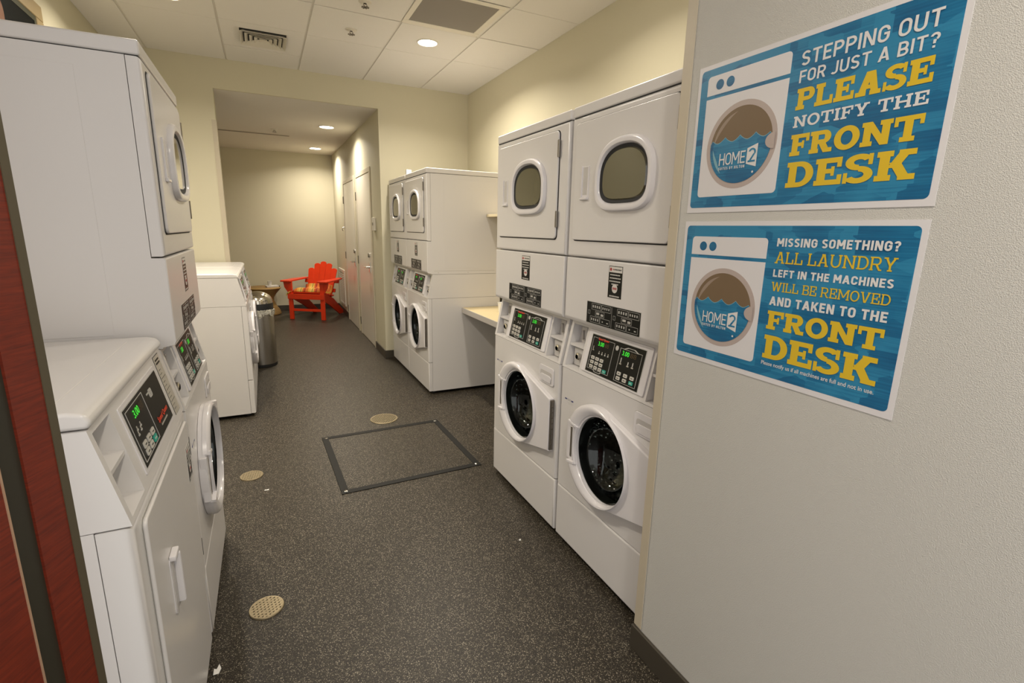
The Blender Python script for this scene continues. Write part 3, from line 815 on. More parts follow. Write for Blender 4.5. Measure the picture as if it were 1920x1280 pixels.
def add_controls(root, bays=('l', 'r'), ztop=ZP, zbot=ZW, style='stack'):
    """control housing leaning back, coin bays beside a black keypad panel"""
    rise = ztop-zbot
    def sy(z): return 0.046*(z-zbot)/rise
    hs = MB()
    z0, z1 = zbot+0.001, ztop-0.001
    def col(x0, x1, extra=0.0, mi=0, za=z0, zb=z1, bev=0.0):
        hs.prism([(sy(za)+extra, za), (sy(zb)+extra, zb), (D, zb), (D, za)], 'x', x0, x1, mi, bev, 2)
    bl = (-0.338, -0.222); br = (0.226, 0.338)
    col(-HW, bl[0] if 'l' in bays else bl[1], 0, 0, z0, z1)
    col(br[1] if 'r' in bays else br[0], HW, 0, 0, z0, z1)
    col(bl[1], br[0])
    for b_, nm in ((bl, 'l'), (br, 'r')):
        if nm in bays:
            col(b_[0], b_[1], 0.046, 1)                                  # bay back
            col(b_[0], b_[1], 0.0, 0, z0, z0+0.010)                      # sill
            col(b_[0], b_[1], 0.0, 0, z1-0.012, z1)                      # lintel
            zm = zbot+rise*0.50
            hs.prism([(sy(zm)+0.004, zm-0.004), (sy(zm)+0.004, zm+0.006), (0.13, zm+0.012), (0.13, zm-0.004)], 'x', b_[0], b_[1], 0)
    obj('control_housing', hs, ['enamel', 'enamel_in'], root)
    for b_, nm in ((bl, 'l'), (br, 'r')):
        if nm in bays and style == 'stack':
            xm = (b_[0]+b_[1])/2; zm = zbot+rise*0.50
            c = MB(); yb = sy(zbot+rise*0.75)+0.046
            c.box(xm-0.016, xm+0.024, yb-0.022, yb+0.02, zm+0.018, ztop-0.020, 0, 0.002, 1)
            c.box(xm+0.000, xm+0.008, yb-0.034, yb-0.020, zm+0.030, zm+0.072, 1, 0.002, 1); c.box(xm-0.006, xm+0.014, yb-0.026, yb-0.020, zm+0.024, zm+0.034, 1, 0.002, 1)
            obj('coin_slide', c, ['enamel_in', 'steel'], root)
            c = MB(); yb = sy(zbot+rise*0.25)+0.046
            c.prism(rrect(xm-0.036, xm+0.042, zbot+0.016, zm-0.010, 0.006), 'y', yb-0.020, yb+0.012, 0, 0.002)
            c.lathe([(0.017, 0), (0.017, -0.014), (0.011, -0.018), (0.0, -0.018)], (xm+0.010, yb-0.020, zm-0.045), 'y', 20, 1)
            c.lathe([(0.010, -0.0185), (0.0, -0.0185)], (xm+0.010, yb-0.020, zm-0.045), 'y', 16, 2)
            obj('coin_box_lock', c, ['enamel_in', 'chrome', 'gap'], root)
    # panel plane: origin at (0, 0, zbot), up along the slope
    up = Vector((0, 0.046, rise)).normalized(); nr = Vector((0, -rise, 0.046)).normalized(); L = math.hypot(0.046, rise)
    mt = Matrix(((1, 0, 0, 0), (0, -nr.y, up.y, 0), (0, -nr.z, up.z, zbot), (0, 0, 0, 1)))   # local (x, y into panel, z up slope)
    fr = MB()
    if style == 'stack': px0, px1, pz0, pz1 = -0.168, 0.178, 0.14*L, 0.86*L
    else: px0, px1, pz0, pz1 = -0.165, 0.200, 0.17*L, 0.84*L
    def frame(x0, x1, za, zb, wd, y0, y1, mb, mi=0):
        mb.box(x0, x1, y0, y1, zb-wd, zb, mi); mb.box(x0, x1, y0, y1, za, za+wd, mi)
        mb.box(x0, x0+wd, y0, y1, za+wd, zb-wd, mi); mb.box(x1-wd, x1, y0, y1, za+wd, zb-wd, mi)
    if style == 'stack':
        o_ = rrect(px0-0.034, px1+0.034, 0.022, L-0.012, 0.008)
        fr.prism(o_, 'y', -0.006, 0.001, 0, 0.003, 2)
    else:
        fr.prism(rrect(px0-0.012, px1+0.012, pz0-0.012, pz1+0.012, 0.004), 'y', -0.0025, 0.001, 0, 0.0015, 2)
    fy = -0.006 if style == 'stack' else -0.0025
    frame(px0-0.0025, px1+0.0025, pz0-0.0025, pz1+0.0025, 0.0028, fy-0.0010, fy+0.001, fr, 1)
    fr.xform(mt); obj('panel_bezel', fr, ['plastic', 'line'], root)
    p = MB(); p.box(px0, px1, fy-0.0012, fy+0.0005, pz0, pz1, 0)
    y1 = fy-0.0022
    def bar(x0, x1, za, zb, mi): p.box(x0, x1, y1, fy-0.001, za, zb, mi)
    PW, PH = px1-px0, pz1-pz0
    def U(u): return px0+u*PW
    def Vv(v): return pz1-v*PH
    wl = 0.0014
    digs = []; keys = []
    if style == 'stack':
        # left card with a pointed foot
        bar(U(.03), U(.455), Vv(.075), Vv(.075)+wl, 1); bar(U(.03), U(.03)+wl, Vv(.92), Vv(.075), 1)
        bar(U(.455)-wl, U(.455), Vv(.92), Vv(.075), 1)
        for a, c in (((.03, .92), (.15, .92)), ((.335, .92), (.455, .92))): bar(U(a[0]), U(c[0]), Vv(.92), Vv(.92)+wl, 1)
        p.add([(U(.15), y1, Vv(.905)), (U(.335), y1, Vv(.905)), (U(.30), y1, Vv(.965)), (U(.185), y1, Vv(.965))], [(0, 3, 2, 1)], 1)
        p.add([(U(.17), y1-.0002, Vv(.912)), (U(.315), y1-.0002, Vv(.912)), (U(.29), y1-.0002, Vv(.950)), (U(.195), y1-.0002, Vv(.950))], [(0, 3, 2, 1)], 0)
        # right card with a pointed roof
        bar(U(.575), U(.955), Vv(.95), Vv(.95)+wl, 1); bar(U(.575), U(.575)+wl, Vv(.95), Vv(.13), 1); bar(U(.955)-wl, U(.955), Vv(.95), Vv(.13), 1)
        bar(U(.575), U(.63), Vv(.13), Vv(.13)+wl, 1); bar(U(.90), U(.955), Vv(.13), Vv(.13)+wl, 1)
        p.add([(U(.62), y1, Vv(.135)), (U(.91), y1, Vv(.135)), (U(.83), y1, Vv(.065)), (U(.70), y1, Vv(.065))], [(0, 1, 2, 3)], 1)
        p.add([(U(.66), y1-.0002, Vv(.125)), (U(.87), y1-.0002, Vv(.125)), (U(.81), y1-.0002, Vv(.08)), (U(.72), y1-.0002, Vv(.08))], [(0, 1, 2, 3)], 0)
        # round emblem between the cards
        p.lathe([(0.010, 0), (0.010, -0.0003), (0, -0.0003)], (U(.515), y1, Vv(.16)), 'y', 20, 1)
        bar(U(.495), U(.512), Vv(.20), Vv(.12), 0); bar(U(.520), U(.535), Vv(.20), Vv(.13), 0)
        # small status marks
        for u in (.19, .25, .31, .37): bar(U(u), U(u+.022), Vv(.47), Vv(.435), 1); bar(U(u+.006), U(u+.016), Vv(.425), Vv(.39), 2)
        bar(U(.06), U(.09), Vv(.42), Vv(.40), 2); bar(U(.065), U(.075), Vv(.39), Vv(.30), 2)
        for v in (.585, .70, .815): bar(U(.045), U(.065), Vv(v+.01), Vv(v), 2)
        for u, h in ((.61, .35), (.74, .40), (.82, .38)): bar(U(u), U(u+.035), Vv(.52), Vv(.49), 2); bar(U(u+.010), U(u+.024), Vv(.48), Vv(h), 1)
        digs = [(.15, .265, .15, .26, .285, .36), (.625, .745, .17, .285, .765, .87)]
        for r_, v in enumerate((.56, .68, .80)):
            for c_, u in enumerate((.075, .165, .255)): keys.append((u, v+c_*0.005, 0))
        keys.append((.345, .815, 1))
        for r_, v in enumerate((.70, .82)):
            for c_, u in enumerate((.615, .73, .845)): keys.append((u, v, 1 if (r_ == 1 and c_ == 2) else 0))
        brand = (.14, .345, .045, .125)
    else:
        bar(U(.03), U(.48), Vv(.06), Vv(.06)+wl, 1); bar(U(.03), U(.48), Vv(.94), Vv(.94)+wl, 1)
        bar(U(.03), U(.03)+wl, Vv(.94), Vv(.06), 1); bar(U(.48)-wl, U(.48), Vv(.94), Vv(.06), 1)
        for u, v in ((.10, .50), (.18, .48), (.20, .42), (.11, .42)): bar(U(u), U(u+.03), Vv(v+.03), Vv(v), 1); bar(U(u+.008), U(u+.02), Vv(v-.01), Vv(v-.05), 2)
        # pointing hand
        bar(U(.57), U(.66), Vv(.20), Vv(.175), 1)
        p.prism(rrect(U(.635), U(.72), Vv(.30), Vv(.145), 0.006, 3), 'y', y1, fy-0.001, 1)
        for k in range(3): bar(U(.65), U(.715), Vv(.205+.03*k)-0.0006, Vv(.205+.03*k)+0.0006, 0)
        digs = [(.16, .30, .13, .27, .31, .41)]
        for r_, v in enumerate((.66, .79)):
            for c_, u in enumerate((.10, .215, .33)): keys.append((u, v, 1 if (r_ == 1 and c_ == 2) else 0))
        brand = (.58, .92, .66, .80)
        for k in range(10): bar(U(.64+k*.022), U(.655+k*.022), Vv(.87), Vv(.84), 2)
    p.xform(mt); pan = obj('control_panel', p, ['black', 'line', 'labelbeige'], root)
    for dg in digs:
        t = MB(); put_text(t, bfont('3.00', 0.012), U(dg[0]), U(dg[1]), Vv(dg[3]), Vv(dg[2]), y1-0.0002, 0); t.xform(mt)
        obj('price_digits', t, 'digit', pan, 0)
        t = MB(); put_text(t, bfont('88', 0.012), U(dg[4]), U(dg[5]), Vv(dg[3]), Vv(dg[2]), y1-0.0002, 0); t.xform(mt)
        obj('unlit_digits', t, 'dimdigit', pan, 0)
    t = MB(); put_text(t, bfont('Speed Queen', 0.022, 1.06), U(brand[0]), U(brand[1]), Vv(brand[3]), Vv(brand[2]), y1-0.0006, 0)
    t.xform(mt); obj('brand_lettering', t, 'brandred', pan, 0)
    kw, kh = (0.064*PW, 0.085*PH) if style == 'stack' else (0.080*PW, 0.105*PH)
    for (u, v, tl) in keys:
        t = MB(); t.prism(rrect(U(u), U(u)+kw, Vv(v)-kh, Vv(v), 0.002, 2), 'y', y1-0.0016, fy-0.001, 0)
        if not tl:
            t.box(U(u)+kw*.25, U(u)+kw*.75, y1-0.0019, y1-0.0015, Vv(v)-kh*.62, Vv(v)-kh*.42, 1)
        else: t.box(U(u)+kw*.2, U(u)+kw*.8, y1-0.0019, y1-0.0015, Vv(v)-kh*.62, Vv(v)-kh*.42, 1)
        t.xform(mt); obj('keypad_button', t, ['teal' if tl else 'key', 'rubber' if not tl else 'key'], pan)
    if style != 'stack':
        t = MB(); t.box(0.246, 0.320, -0.0008, 0.0005, 0.020, L-0.008, 1); t.box(0.2475, 0.3185, -0.0012, 0, 0.0215, L-0.0095, 0)
        for k in range(11):
            zz = L-0.052-k*0.0125
            t.box(0.254, 0.258+0.05*abs(math.sin(k*2.1+.5)), -0.0016, 0, zz, zz+0.0012, 1)
        for k in range(2): t.box(0.258, 0.306, -0.0016, 0, L-0.024-k*0.010, L-0.019-k*0.010, 1)
        t.xform(mt); obj('instruction_strip', t, ['labelbeige', 'black'], root)

def service_label(x0, x1, z0, z1, y=-0.0006):
    l = MB(); w_, h_ = x1-x0, z1-z0
    l.box(x0-0.0018, x1+0.0018, y+0.0001, 0.0005, z0-0.0018, z1+0.0018, 1)
    l.box(x0, x1, y-0.0002, 0.0004, z0, z1, 0)
    l.box(x0+.03*w_, x1-.03*w_, y-0.0006, 0, z1-.20*h_, z1-.02*h_, 1)
    l.lathe([(0.075*w_, 0), (0.075*w_, -0.0004), (0, -0.0004)], (x0+.15*w_, y-0.0006, z1-.11*h_), 'y', 14, 2)
    for k in range(6): l.box(x0+(.30+.105*k)*w_, x0+(.375+.105*k)*w_, y-0.0008, 0, z1-.13*h_, z1-.09*h_, 2 if k == 0 else 0)
    for v, a, c in ((.26, .12, .85), (.36, .1, .92), (.46, .08, .9), (.55, .25, .75)):
        n = 7
        for k in range(n): l.box(x0+(a+(c-a)*k/n)*w_, x0+(a+(c-a)*(k+.72)/n)*w_, y-0.0006, 0, z1-(v+.035)*h_, z1-v*h_, 1)
    l.lathe([(0.20*w_, 0), (0.20*w_, -0.0004), (0, -0.0004)], ((x0+x1)/2, y-0.0004, z1-.70*h_), 'y', 20, 1)
    for k in range(3): l.box((x0+x1)/2+(-.13+.10*k)*w_, (x0+x1)/2+(-.06+.10*k)*w_, y-0.0012, 0, z1-.735*h_, z1-.665*h_, 2)
    for k in range(8): l.box(x0+(.14+.092*k)*w_, x0+(.20+.092*k)*w_, y-0.0006, 0, z0+.035*h_, z0+.075*h_, 1)
    return l

def instruction_label(x0, x1, z0, z1, y=-0.0006):
    l = MB(); w_, h_ = x1-x0, z1-z0
    l.box(x0-0.002, x1+0.002, y+0.0001, 0.0005, z0-0.002, z1+0.002, 1)
    l.box(x0, x1, y-0.0002, 0.0004, z0, z1, 0)
    def bx(u0, u1, v0, v1, t=0.0011):
        a, b_, c, d = x0+u0*w_, x0+u1*w_, z1-v1*h_, z1-v0*h_
        for q in ((a, b_, c, c+t), (a, b_, d-t, d), (a, a+t, c, d), (b_-t, b_, c, d)): l.box(q[0], q[1], y-0.0005, 0, q[2], q[3], 1)
    def dot(u, v, du=.02, dv=.08): l.box(x0+u*w_, x0+(u+du)*w_, y-0.0005, 0, z1-(v+dv)*h_, z1-v*h_, 1)
    for s_ in (0.02, 0.52):
        bx(s_+.08, s_+.27, .05, .34); bx(s_+.28, s_+.46, .05, .34); bx(s_+.16, s_+.34, .38, .62); bx(s_+.06, s_+.25, .66, .94); bx(s_+.26, s_+.45, .66, .94)
        for k in range(4): dot(s_+.10+.042*k, .13, .022, .12); dot(s_+.30+.038*k, .14, .018, .10); dot(s_+.08+.042*k, .74, .02, .11)
        dot(s_+.18, .44, .06, .10); dot(s_+.27, .47, .05, .10); dot(s_+.30, .78, .02, .06); dot(s_+.39, .80, .03, .05)
        bx(s_+.01, s_+.05, .40, .58)
    l.box(x0+.499*w_, x0+.502*w_, y-0.0005, 0, z0+.04*h_, z1-.04*h_, 1)
    return l

def dryer_window(root_door, cx, zc, hw, ht, hb):
    """arched porthole: round above, squarer below"""
    def curve(sc_, y):
        P = []
        for k in range(64):
            a = 2*PI*k/64; c_, s_ = math.cos(a), math.sin(a)
            n = 2.35 if s_ > 0 else 3.6
            h_ = ht if s_ > 0 else hb
            P.append((cx + sc_[0]*math.copysign(abs(c_)**(2/n), c_), y, zc + (h_+sc_[1])*math.copysign(abs(s_)**(2/n), s_)))
        return P
    rings = [(hw, 0.0, 0.0), (hw, 0.0, -0.008), (hw-0.004, -0.004, -0.016), (hw-0.011, -0.011, -0.019), (hw-0.022, -0.022, -0.017), (hw-0.028, -0.028, -0.010), (hw-0.030, -0.030, 0.0)]
    vs = []; fs = []
    for a, dh, y in rings: vs += curve((a, dh), y)
    for i in range(len(rings)-1):
        for k in range(64):
            j = (k+1) % 64; fs.append((i*64+k, i*64+j, (i+1)*64+j, (i+1)*64+k))
    m = MB(); m.add(vs, fs); obj('window_ring', m, 'plastic', root_door)
    g = MB(); pts = curve((hw-0.030, -0.030), -0.009)
    inn = curve((hw-0.041, -0.041), -0.003); inn2 = curve((hw-0.045, -0.045), -0.007)
    g.add(pts+inn, [(k, (k+1) % 64, 64+(k+1) % 64, 64+k) for k in range(64)], 0)
    g.add(inn+inn2, [(k, (k+1) % 64, 64+(k+1) % 64, 64+k) for k in range(64)], 1)
    g.add(inn2, [tuple(range(64))], 1)
    obj('window_glass', g, ['gap', 'dryerglass'], root_door)

def make_stack():
    root = thing('stacked_washer_dryer', 'x', 'washer dryer')
    add_washer_lower(root)
    add_controls(root)
    # lower dryer panel with its underside tucked back
    p = MB()
    p.prism([(0.0, 1.384), (0.0, 1.122), (0.006, 1.112), (0.060, 1.100), (0.060, 1.384)], 'x', -HW, HW, 0)
    vs, fs = bevel(p.v, p.f, 0.010, 3, lambda e: all(abs(abs(v.co.x)-HW) < 1e-4 and v.co.y < 0.001 for v in e.verts))
    p = MB(); p.add(vs, fs); lp = obj('lower_dryer_panel', p, 'enamel', root)
    obj('service_label', service_label(-0.040, 0.046, 1.245, 1.367), ['black', 'labelwhite', 'labelred'], lp)
    obj('instruction_label', instruction_label(-0.178, 0.168, 1.124, 1.212), ['black', 'line'], lp)
    c = MB(); c.box(-HW+0.001, HW-0.001, 0.038, D, 1.101, 1.9475)
    obj('dryer_cabinet', c, 'enamel', root)
    ln = MB()
    for sx in (-1, 1):
        ln = MB(); ln.box(sx*(HW-0.001)-0.0007, sx*(HW-0.001)+0.0007, 0.155, D-0.04, 1.152, 1.905, 0, 0.0006, 1); obj('side_panel', ln, 'enamel', root)
        ln = MB(); ln.box(sx*(HW-0.001)-0.0006, sx*(HW-0.001)+0.0006, 0.05, D-0.06, 1.128, 1.1305)
        for y in (0.10, 0.38): ln.lathe([(0.004, 0), (0.004, sx*0.001), (0, sx*0.001)], (sx*(HW-0.001), y, 1.114), 'x', 10)
        obj('side_seam', ln, 'counteredge', root)
    p = MB(); vs, fs = bevel(*_boxvf(-HW, HW, 0.0, 0.036, 1.389, 1.9465), 0.011, 3, lambda e: all(abs(abs(v.co.x)-HW) < 1e-4 and v.co.y < 1e-4 for v in e.verts))
    p.add(vs, fs); fp = obj('dryer_front_panel', p, 'enamel', root)
    g = MB(); x0, x1, z0, z1 = -HW+0.042, HW-0.072, 1.458, 1.920
    g.prism(rrect(x0-0.0035, x1+0.0035, z0-0.0045, z1+0.003, 0.022), 'y', -0.001, 0.001); obj('door_shadow_gap', g, 'gap', fp)
    d = MB(); d.prism(rrect(x0, x1, z0, z1, 0.020), 'y', -0.010, -0.0005, 0, 0.004, 3)
    door = obj('dryer_door', d, 'enamel', root)
    dryer_window(door, 0.028, 1.690, 0.170, 0.140, 0.122)
    for ch in door.children: ch.location = (0, -0.010, 0)
    h = MB(); h.box(-0.247, -0.200, -0.0125, -0.009, 1.628, 1.748, 0, 0.001, 1); h.box(-0.238, -0.208, -0.0130, -0.0090, 1.638, 1.745, 1)  # darker inset patch paints the shade of the pull's recess
    h.box(-0.252, -0.200, -0.020, -0.009, 1.618, 1.628, 0, 0.002, 1); h.box(-0.2505, -0.244, -0.016, -0.009, 1.628, 1.750, 0, 0.001, 1)
    obj('door_pull', h, ['plastic', 'enamel_in'], door)
    for z in (1.845, 1.545):
        h = MB(); h.box(x1-0.004, x1+0.007, -0.012, 0.0, z-0.036, z+0.036, 0, 0.002, 1); h.tube([(x1+0.005, -0.009, z-0.036), (x1+0.005, -0.009, z+0.036)], 0.0045, 8)
        obj('dryer_hinge', h, 'hinge', door)
    t = MB(); t.box(-HW, HW, 0.001, D, 1.9500, 1.9915, 0, 0.007, 3); t.box(-HW+0.004, HW-0.004, 0.006, D-0.006, 1.9455, 1.9505, 1)
    obj('top_cap', t, ['enamel', 'gap'], root)
    return root

def cap_top(root, zc0, zt):
    t = MB()
    t.prism([(0.040, zc0), (D, zc0), (D, zt), (0.070, zt), (0.046, zt-0.006), (0.036, zt-0.020)], 'x', -HW, HW, 0, 0.008, 3)
    obj('top_cap', t, 'enamel', root)
    t = MB(); t.prism(rrect(-HW+0.05, HW-0.05, 0.105, D-0.05, 0.02), 'z', zt-0.004, zt+0.0012, 0, 0.001, 1)
    obj('top_panel', t, 'enamel', root)

stack = make_stack()
spots = [  # x, y, rz, width scale, label
    (-0.276, 2.2075, R(90), 0.985, 'stacked white washer and dryer on the left, behind the low dryer'),
    (1.193, 1.540, R(-90), 0.970, 'stacked white washer and dryer half hidden by the wall with the two blue posters'),
    (1.193, 2.2790, R(-90), 1.035, 'stacked white washer and dryer whose far side meets the beige counter, whole front showing'),
    (1.256, 4.5945, R(-90), 0.985, 'stacked white washer and dryer showing its whole blank side, at the far counter end'),
    (1.256, 5.3025, R(-90), 0.970, 'farthest stacked white washer and dryer, against the back wall by the alcove opening'),
]
for i, (x, y, rz, s, lab) in enumerate(spots):
    o = stack if i == 0 else copy_tree(stack)
    o.location = (x, y, 0); o.rotation_euler = (0, 0, rz); o.scale = (s, 1, 1)
    tag(o, lab, 'washer dryer', 'stacked washer and dryer towers')

def make_low_washer():
    root = thing('front_load_washer', 'x', 'washer')
    add_washer_lower(root)
    add_controls(root)
    cap_top(root, ZP, ZP+0.028)
    return root
lw = make_low_washer()
for i, (y, lab) in enumerate(((4.602, 'low white front loading washer on the left, standing alone past the stack, nearer of two'),
                              (5.315, 'low white front loading washer on the left, farther of two, next to the steel bin'))):
    o = lw if i == 0 else copy_tree(lw)
    o.location = (-0.160, y, 0); o.rotation_euler = (0, 0, R(90)); o.scale = (0.985, 1, 1)
    tag(o, lab, 'washer', 'low front loading washers')

def make_low_dryer():
    root = thing('clothes_dryer', 'low white dryer with a big blank front door, nearest machine beside the red wood door', 'dryer')
    for sx in (-1, 1):
        for y in (0.06, D-0.06):
            f = MB(); f.lathe([(0.022, 0.0), (0.022, 0.012), (0.010, 0.016), (0.010, 0.034)], (sx*(HW-0.06), y, 0), 'z', 16)
            obj('leveling_foot', f, 'rubber', root)
    ZD = 0.905
    c = MB(); c.box(-HW+0.001, HW-0.001, 0.062, D, 0.028, ZD-0.001); obj('cabinet', c, 'enamel', root)
    fl = lambda e: all(abs(abs(v.co.x)-HW) < 1e-4 and v.co.y < 1e-4 for v in e.verts)
    p = MB(); vs, fs = bevel(*_boxvf(-HW, HW, 0.0, 0.060, ZK+0.002, ZD-0.003), 0.014, 3, fl); p.add(vs, fs); obj('front_panel', p, 'enamel', root)
    k = MB(); vs, fs = bevel(*_boxvf(-HW, HW, 0.0, 0.060, 0.030, ZK-0.002), 0.014, 3, fl); k.add(vs, fs); obj('kick_panel', k, 'enamel', root)
    add_controls(root, ('l',), 1.113, ZD, 'single')
    cap_top(root, 1.115, 1.150)
    x0, x1, z0, z1 = -0.300, 0.318, 0.325, 0.882
    g = MB(); g.prism(rrect(x0-0.003, x1+0.003, z0-0.003, z1+0.003, 0.018), 'y', -0.0008, 0.001); obj('door_shadow_gap', g, 'line', root)
    d = MB(); d.prism(rrect(x0, x1, z0, z1, 0.016), 'y', -0.010, -0.0004, 0, 0.005, 3); door = obj('dryer_door', d, 'enamel', root)
    h = MB(); h.prism(rrect(-0.168, -0.112, 0.540, 0.700, 0.016), 'y', -0.0125, -0.009, 0, 0.002, 2)
    h.prism([(-0.160, 0.545), (-0.120, 0.545), (-0.120, 0.695), (-0.160, 0.695)], 'y', -0.0135, -0.012, 1)  # recess shade painted as a darker patch
    h.box(-0.128, -0.114, -0.028, -0.010, 0.550, 0.690, 0, 0.005, 2); h.box(-0.165, -0.116, -0.026, -0.010, 0.690, 0.704, 0, 0.004, 2)
    obj('door_pull', h, ['plastic', 'enamel_in'], door)
    lb = service_label(0.235, 0.300, 0.705, 0.815); lb.xform(Matrix.Translation((0, -0.0102, 0))); obj('service_label', lb, ['black', 'labelwhite', 'labelred'], door)
    for z in (0.425, 0.79):
        h = MB(); h.box(x1-0.002, x1+0.008, -0.010, 0.0, z-0.032, z+0.032, 0, 0.002, 1); obj('dryer_hinge', h, 'gap', door)
    return root
ld = make_low_dryer()
ld.location = (-0.276, 1.468, 0); ld.rotation_euler = (0, 0, R(90))

# ------------------------------------------------------------------ posters
def poster(name, label, zb, h, lines, top_fracs, loc_y=0.8155):
    root = thing(name, label, 'poster', (1.1125, loc_y, zb), R(-90), 'blue laundry notices on the wall')
    hw = 0.3045
    p = MB(); p.box(-hw, hw, -0.0016, -0.0002, 0, h); obj('paper_sheet', p, 'posterwhite', root)
    p = MB(); p.prism(rrect(-0.294, 0.2935, 0.0135, h-0.0115, 0.010), 'y', -0.0020, -0.0014); obj('blue_print', p, 'poster', root)
    # washing machine drawing
    zt, zg1, zg0, z0 = [v-zb for v in top_fracs]
    a0, a1 = 0.8155-1.0855, 0.8155-0.842
    d = MB(); y = -0.0024
    def top_round(x0, x1, za, zc, r):   # rounded on top only
        P = [(x0, za), (x1, za)]
        for k in range(7): a = R(90*k/6); P.append((x1-r+r*math.cos(a), zc-r+r*math.sin(a)))
        for k in range(7): a = R(90+90*k/6); P.append((x0+r+r*math.cos(a), zc-r+r*math.sin(a)))
        return P
    d.prism(top_round(a0, a1, zg1, zt, 0.010), 'y', y, -0.0019, 0)
    P = top_round(a0, a1, 0, zg0-z0, 0.010); P = [(x, zg0-(q)) for x, q in P]
    d.prism(P, 'y', y, -0.0019, 0)
    for xc in (0.8155-1.0445, 0.8155-1.011):
        d.lathe([(0.0125, 0), (0.0125, -0.0003), (0, -0.0003)], (xc, y, (zt+zg1)/2-0.001), 'y', 28, 1)
    cx, cz, r = 0.8155-0.9605, (zg0+z0)/2-0.0025, 0.1065
    d.lathe([(r, 0), (r, -0.0003), (0, -0.0003)], (cx, y, cz), 'y', 64, 2)
    ri = 0.0935
    d.lathe([(ri, 0), (ri, -0.0003), (0, -0.0003)], (cx, y-0.0003, cz), 'y', 64, 3)
    # glint arcs on the brown
    def band(r0, r1, b0, b1, mi, yy, n=24):
        for k in range(n):
            A = R(b0+(b1-b0)*k/n); B = R(b0+(b1-b0)*(k+1)/n); ta = math.sin(PI*k/n); tb = math.sin(PI*(k+1)/n)
            ra, rb = r0+(r1-r0)*ta, r0+(r1-r0)*tb
            d.add([(cx+r0*math.cos(A), yy, cz+r0*math.sin(A)), (cx+r0*math.cos(B), yy, cz+r0*math.sin(B)), (cx+rb*math.cos(B), yy, cz+rb*math.sin(B)), (cx+ra*math.cos(A), yy, cz+ra*math.sin(A))], [(0, 1, 2, 3)], mi)
    band(0.084, 0.074, 100, 178, 4, y-0.0009)
    # water: wavy top
    zw = 0.010
    P = []
    xw = math.sqrt(ri*ri-zw*zw)
    n = 4
    for k in range(n*8+1):
        u = k/(n*8); x = -xw+2*xw*u; ph = (u*n) % 1.0
        P.append((cx+x, cz+zw+0.013*(abs(2*ph-1))**1.7*(0.0 if k in (0, n*8) else 1)))
    for k in range(1, 40):
        a = math.atan2(zw, xw) - (PI+2*math.asin(zw/ri))*k/40
        P.append((cx+ri*math.cos(a), cz+ri*math.sin(a)))
    d.add([(q[0], y-0.0012, q[1]) for q in P], [tuple(range(len(P)-1, -1, -1))], 1)
    for k in range(n*8):
        p0, p1 = P[k], P[k+1]
        d.add([(p0[0], y-0.0014, p0[1]), (p1[0], y-0.0014, p1[1]), (p1[0], y-0.0014, p1[1]+0.0015), (p0[0], y-0.0014, p0[1]+0.0015)], [(0, 1, 2, 3)], 5)
    band(0.084, 0.076, 182, 232, 5, y-0.0015)
    # latch knob on the ring
    P = [(cx+0.101+0.025*math.cos(R(t)), y-0.0019, cz-0.002+0.019*math.sin(R(t))) for t in range(90, 271, 10)]
    d.add(P, [tuple(range(len(P)))], 2)
    obj('washing_machine_drawing', d, ['posterwhite', 'poster', 'posterring', 'posterbrown', 'posterglint', 'waterlight'], root)
    # hotel emblem
    e = MB(); yy = y-0.0022
    ox, oz = 0.8155-1.019, cz-0.046
    put_text(e, sans_text('HOME', 0.12, 0.10), ox, ox+0.082, oz, oz+0.030, yy, 0)
    put_text(e, sans_text('SUITES BY HILTON', 0.2, 0.30, 0.5), ox, ox+0.083, oz-0.0115, oz-0.0045, yy, 0)
    e.add([(ox+0.086, yy, oz-0.003), (ox+0.116, yy, oz-0.012), (ox+0.116, yy, oz+0.043), (ox+0.086, yy, oz+0.034)], [(0, 1, 2, 3)], 0)
    put_text(e, sans_text('2', 0.13), ox+0.091, ox+0.112, oz+0.0, oz+0.033, yy-0.0004, 1)
    e.lathe([(0.0028, 0), (0.0028, -0.0001), (0, -0.0001)], (ox+0.108, yy, oz-0.024), 'y', 12, 0)
    obj('emblem', e, ['postertext', 'poster'], root)
    for kind, s, za, zc, opt in lines:
        t = MB()
        if kind == 'sans' and s.isupper(): put_text(t, sans_text(s, opt[0]), -0.0015, 0.264, za-zb, zc-zb, -0.0027, 0)
        elif kind == 'sans': put_text(t, bfont(s, opt[0], opt[1]), -0.0015+opt[2], 0.264+opt[3], za-zb, zc-zb, -0.0027, 0)
        else: put_text(t, slab_text(s, **opt), -0.0015, 0.264, za-zb, zc-zb, -0.0027, 0)
        obj('yellow_lettering' if kind == 'slab' else 'white_lettering', t, 'posteryellow' if kind == 'slab' else 'postertext', root, 0)
    return root
HV = dict(t=0.29, sl=0.19, e=0.085, gap=0.055, space=0.40)
MD = dict(t=0.22, sl=0.15, e=0.10, gap=0.10, space=0.5)
LT = dict(t=0.17, sl=0.105, e=0.09, gap=0.09, space=0.42)
poster('notice_poster', 'upper blue poster on the wall saying STEPPING OUT FOR JUST A BIT', 1.551, 0.382, [
    ('sans', 'STEPPING OUT', 1.863, 1.893, (0.155,)),
    ('sans', 'FOR JUST A BIT?', 1.828, 1.8535, (0.155,)),
    ('slab', 'PLEASE', 1.770, 1.8165, HV), ('slabw', 'NOTIFY THE', 1.733, 1.758, MD),
    ('slab', 'FRONT', 1.671, 1.719, HV), ('slab', 'DESK', 1.601, 1.659, HV)],
    (1.903, 1.855, 1.846, 1.593))
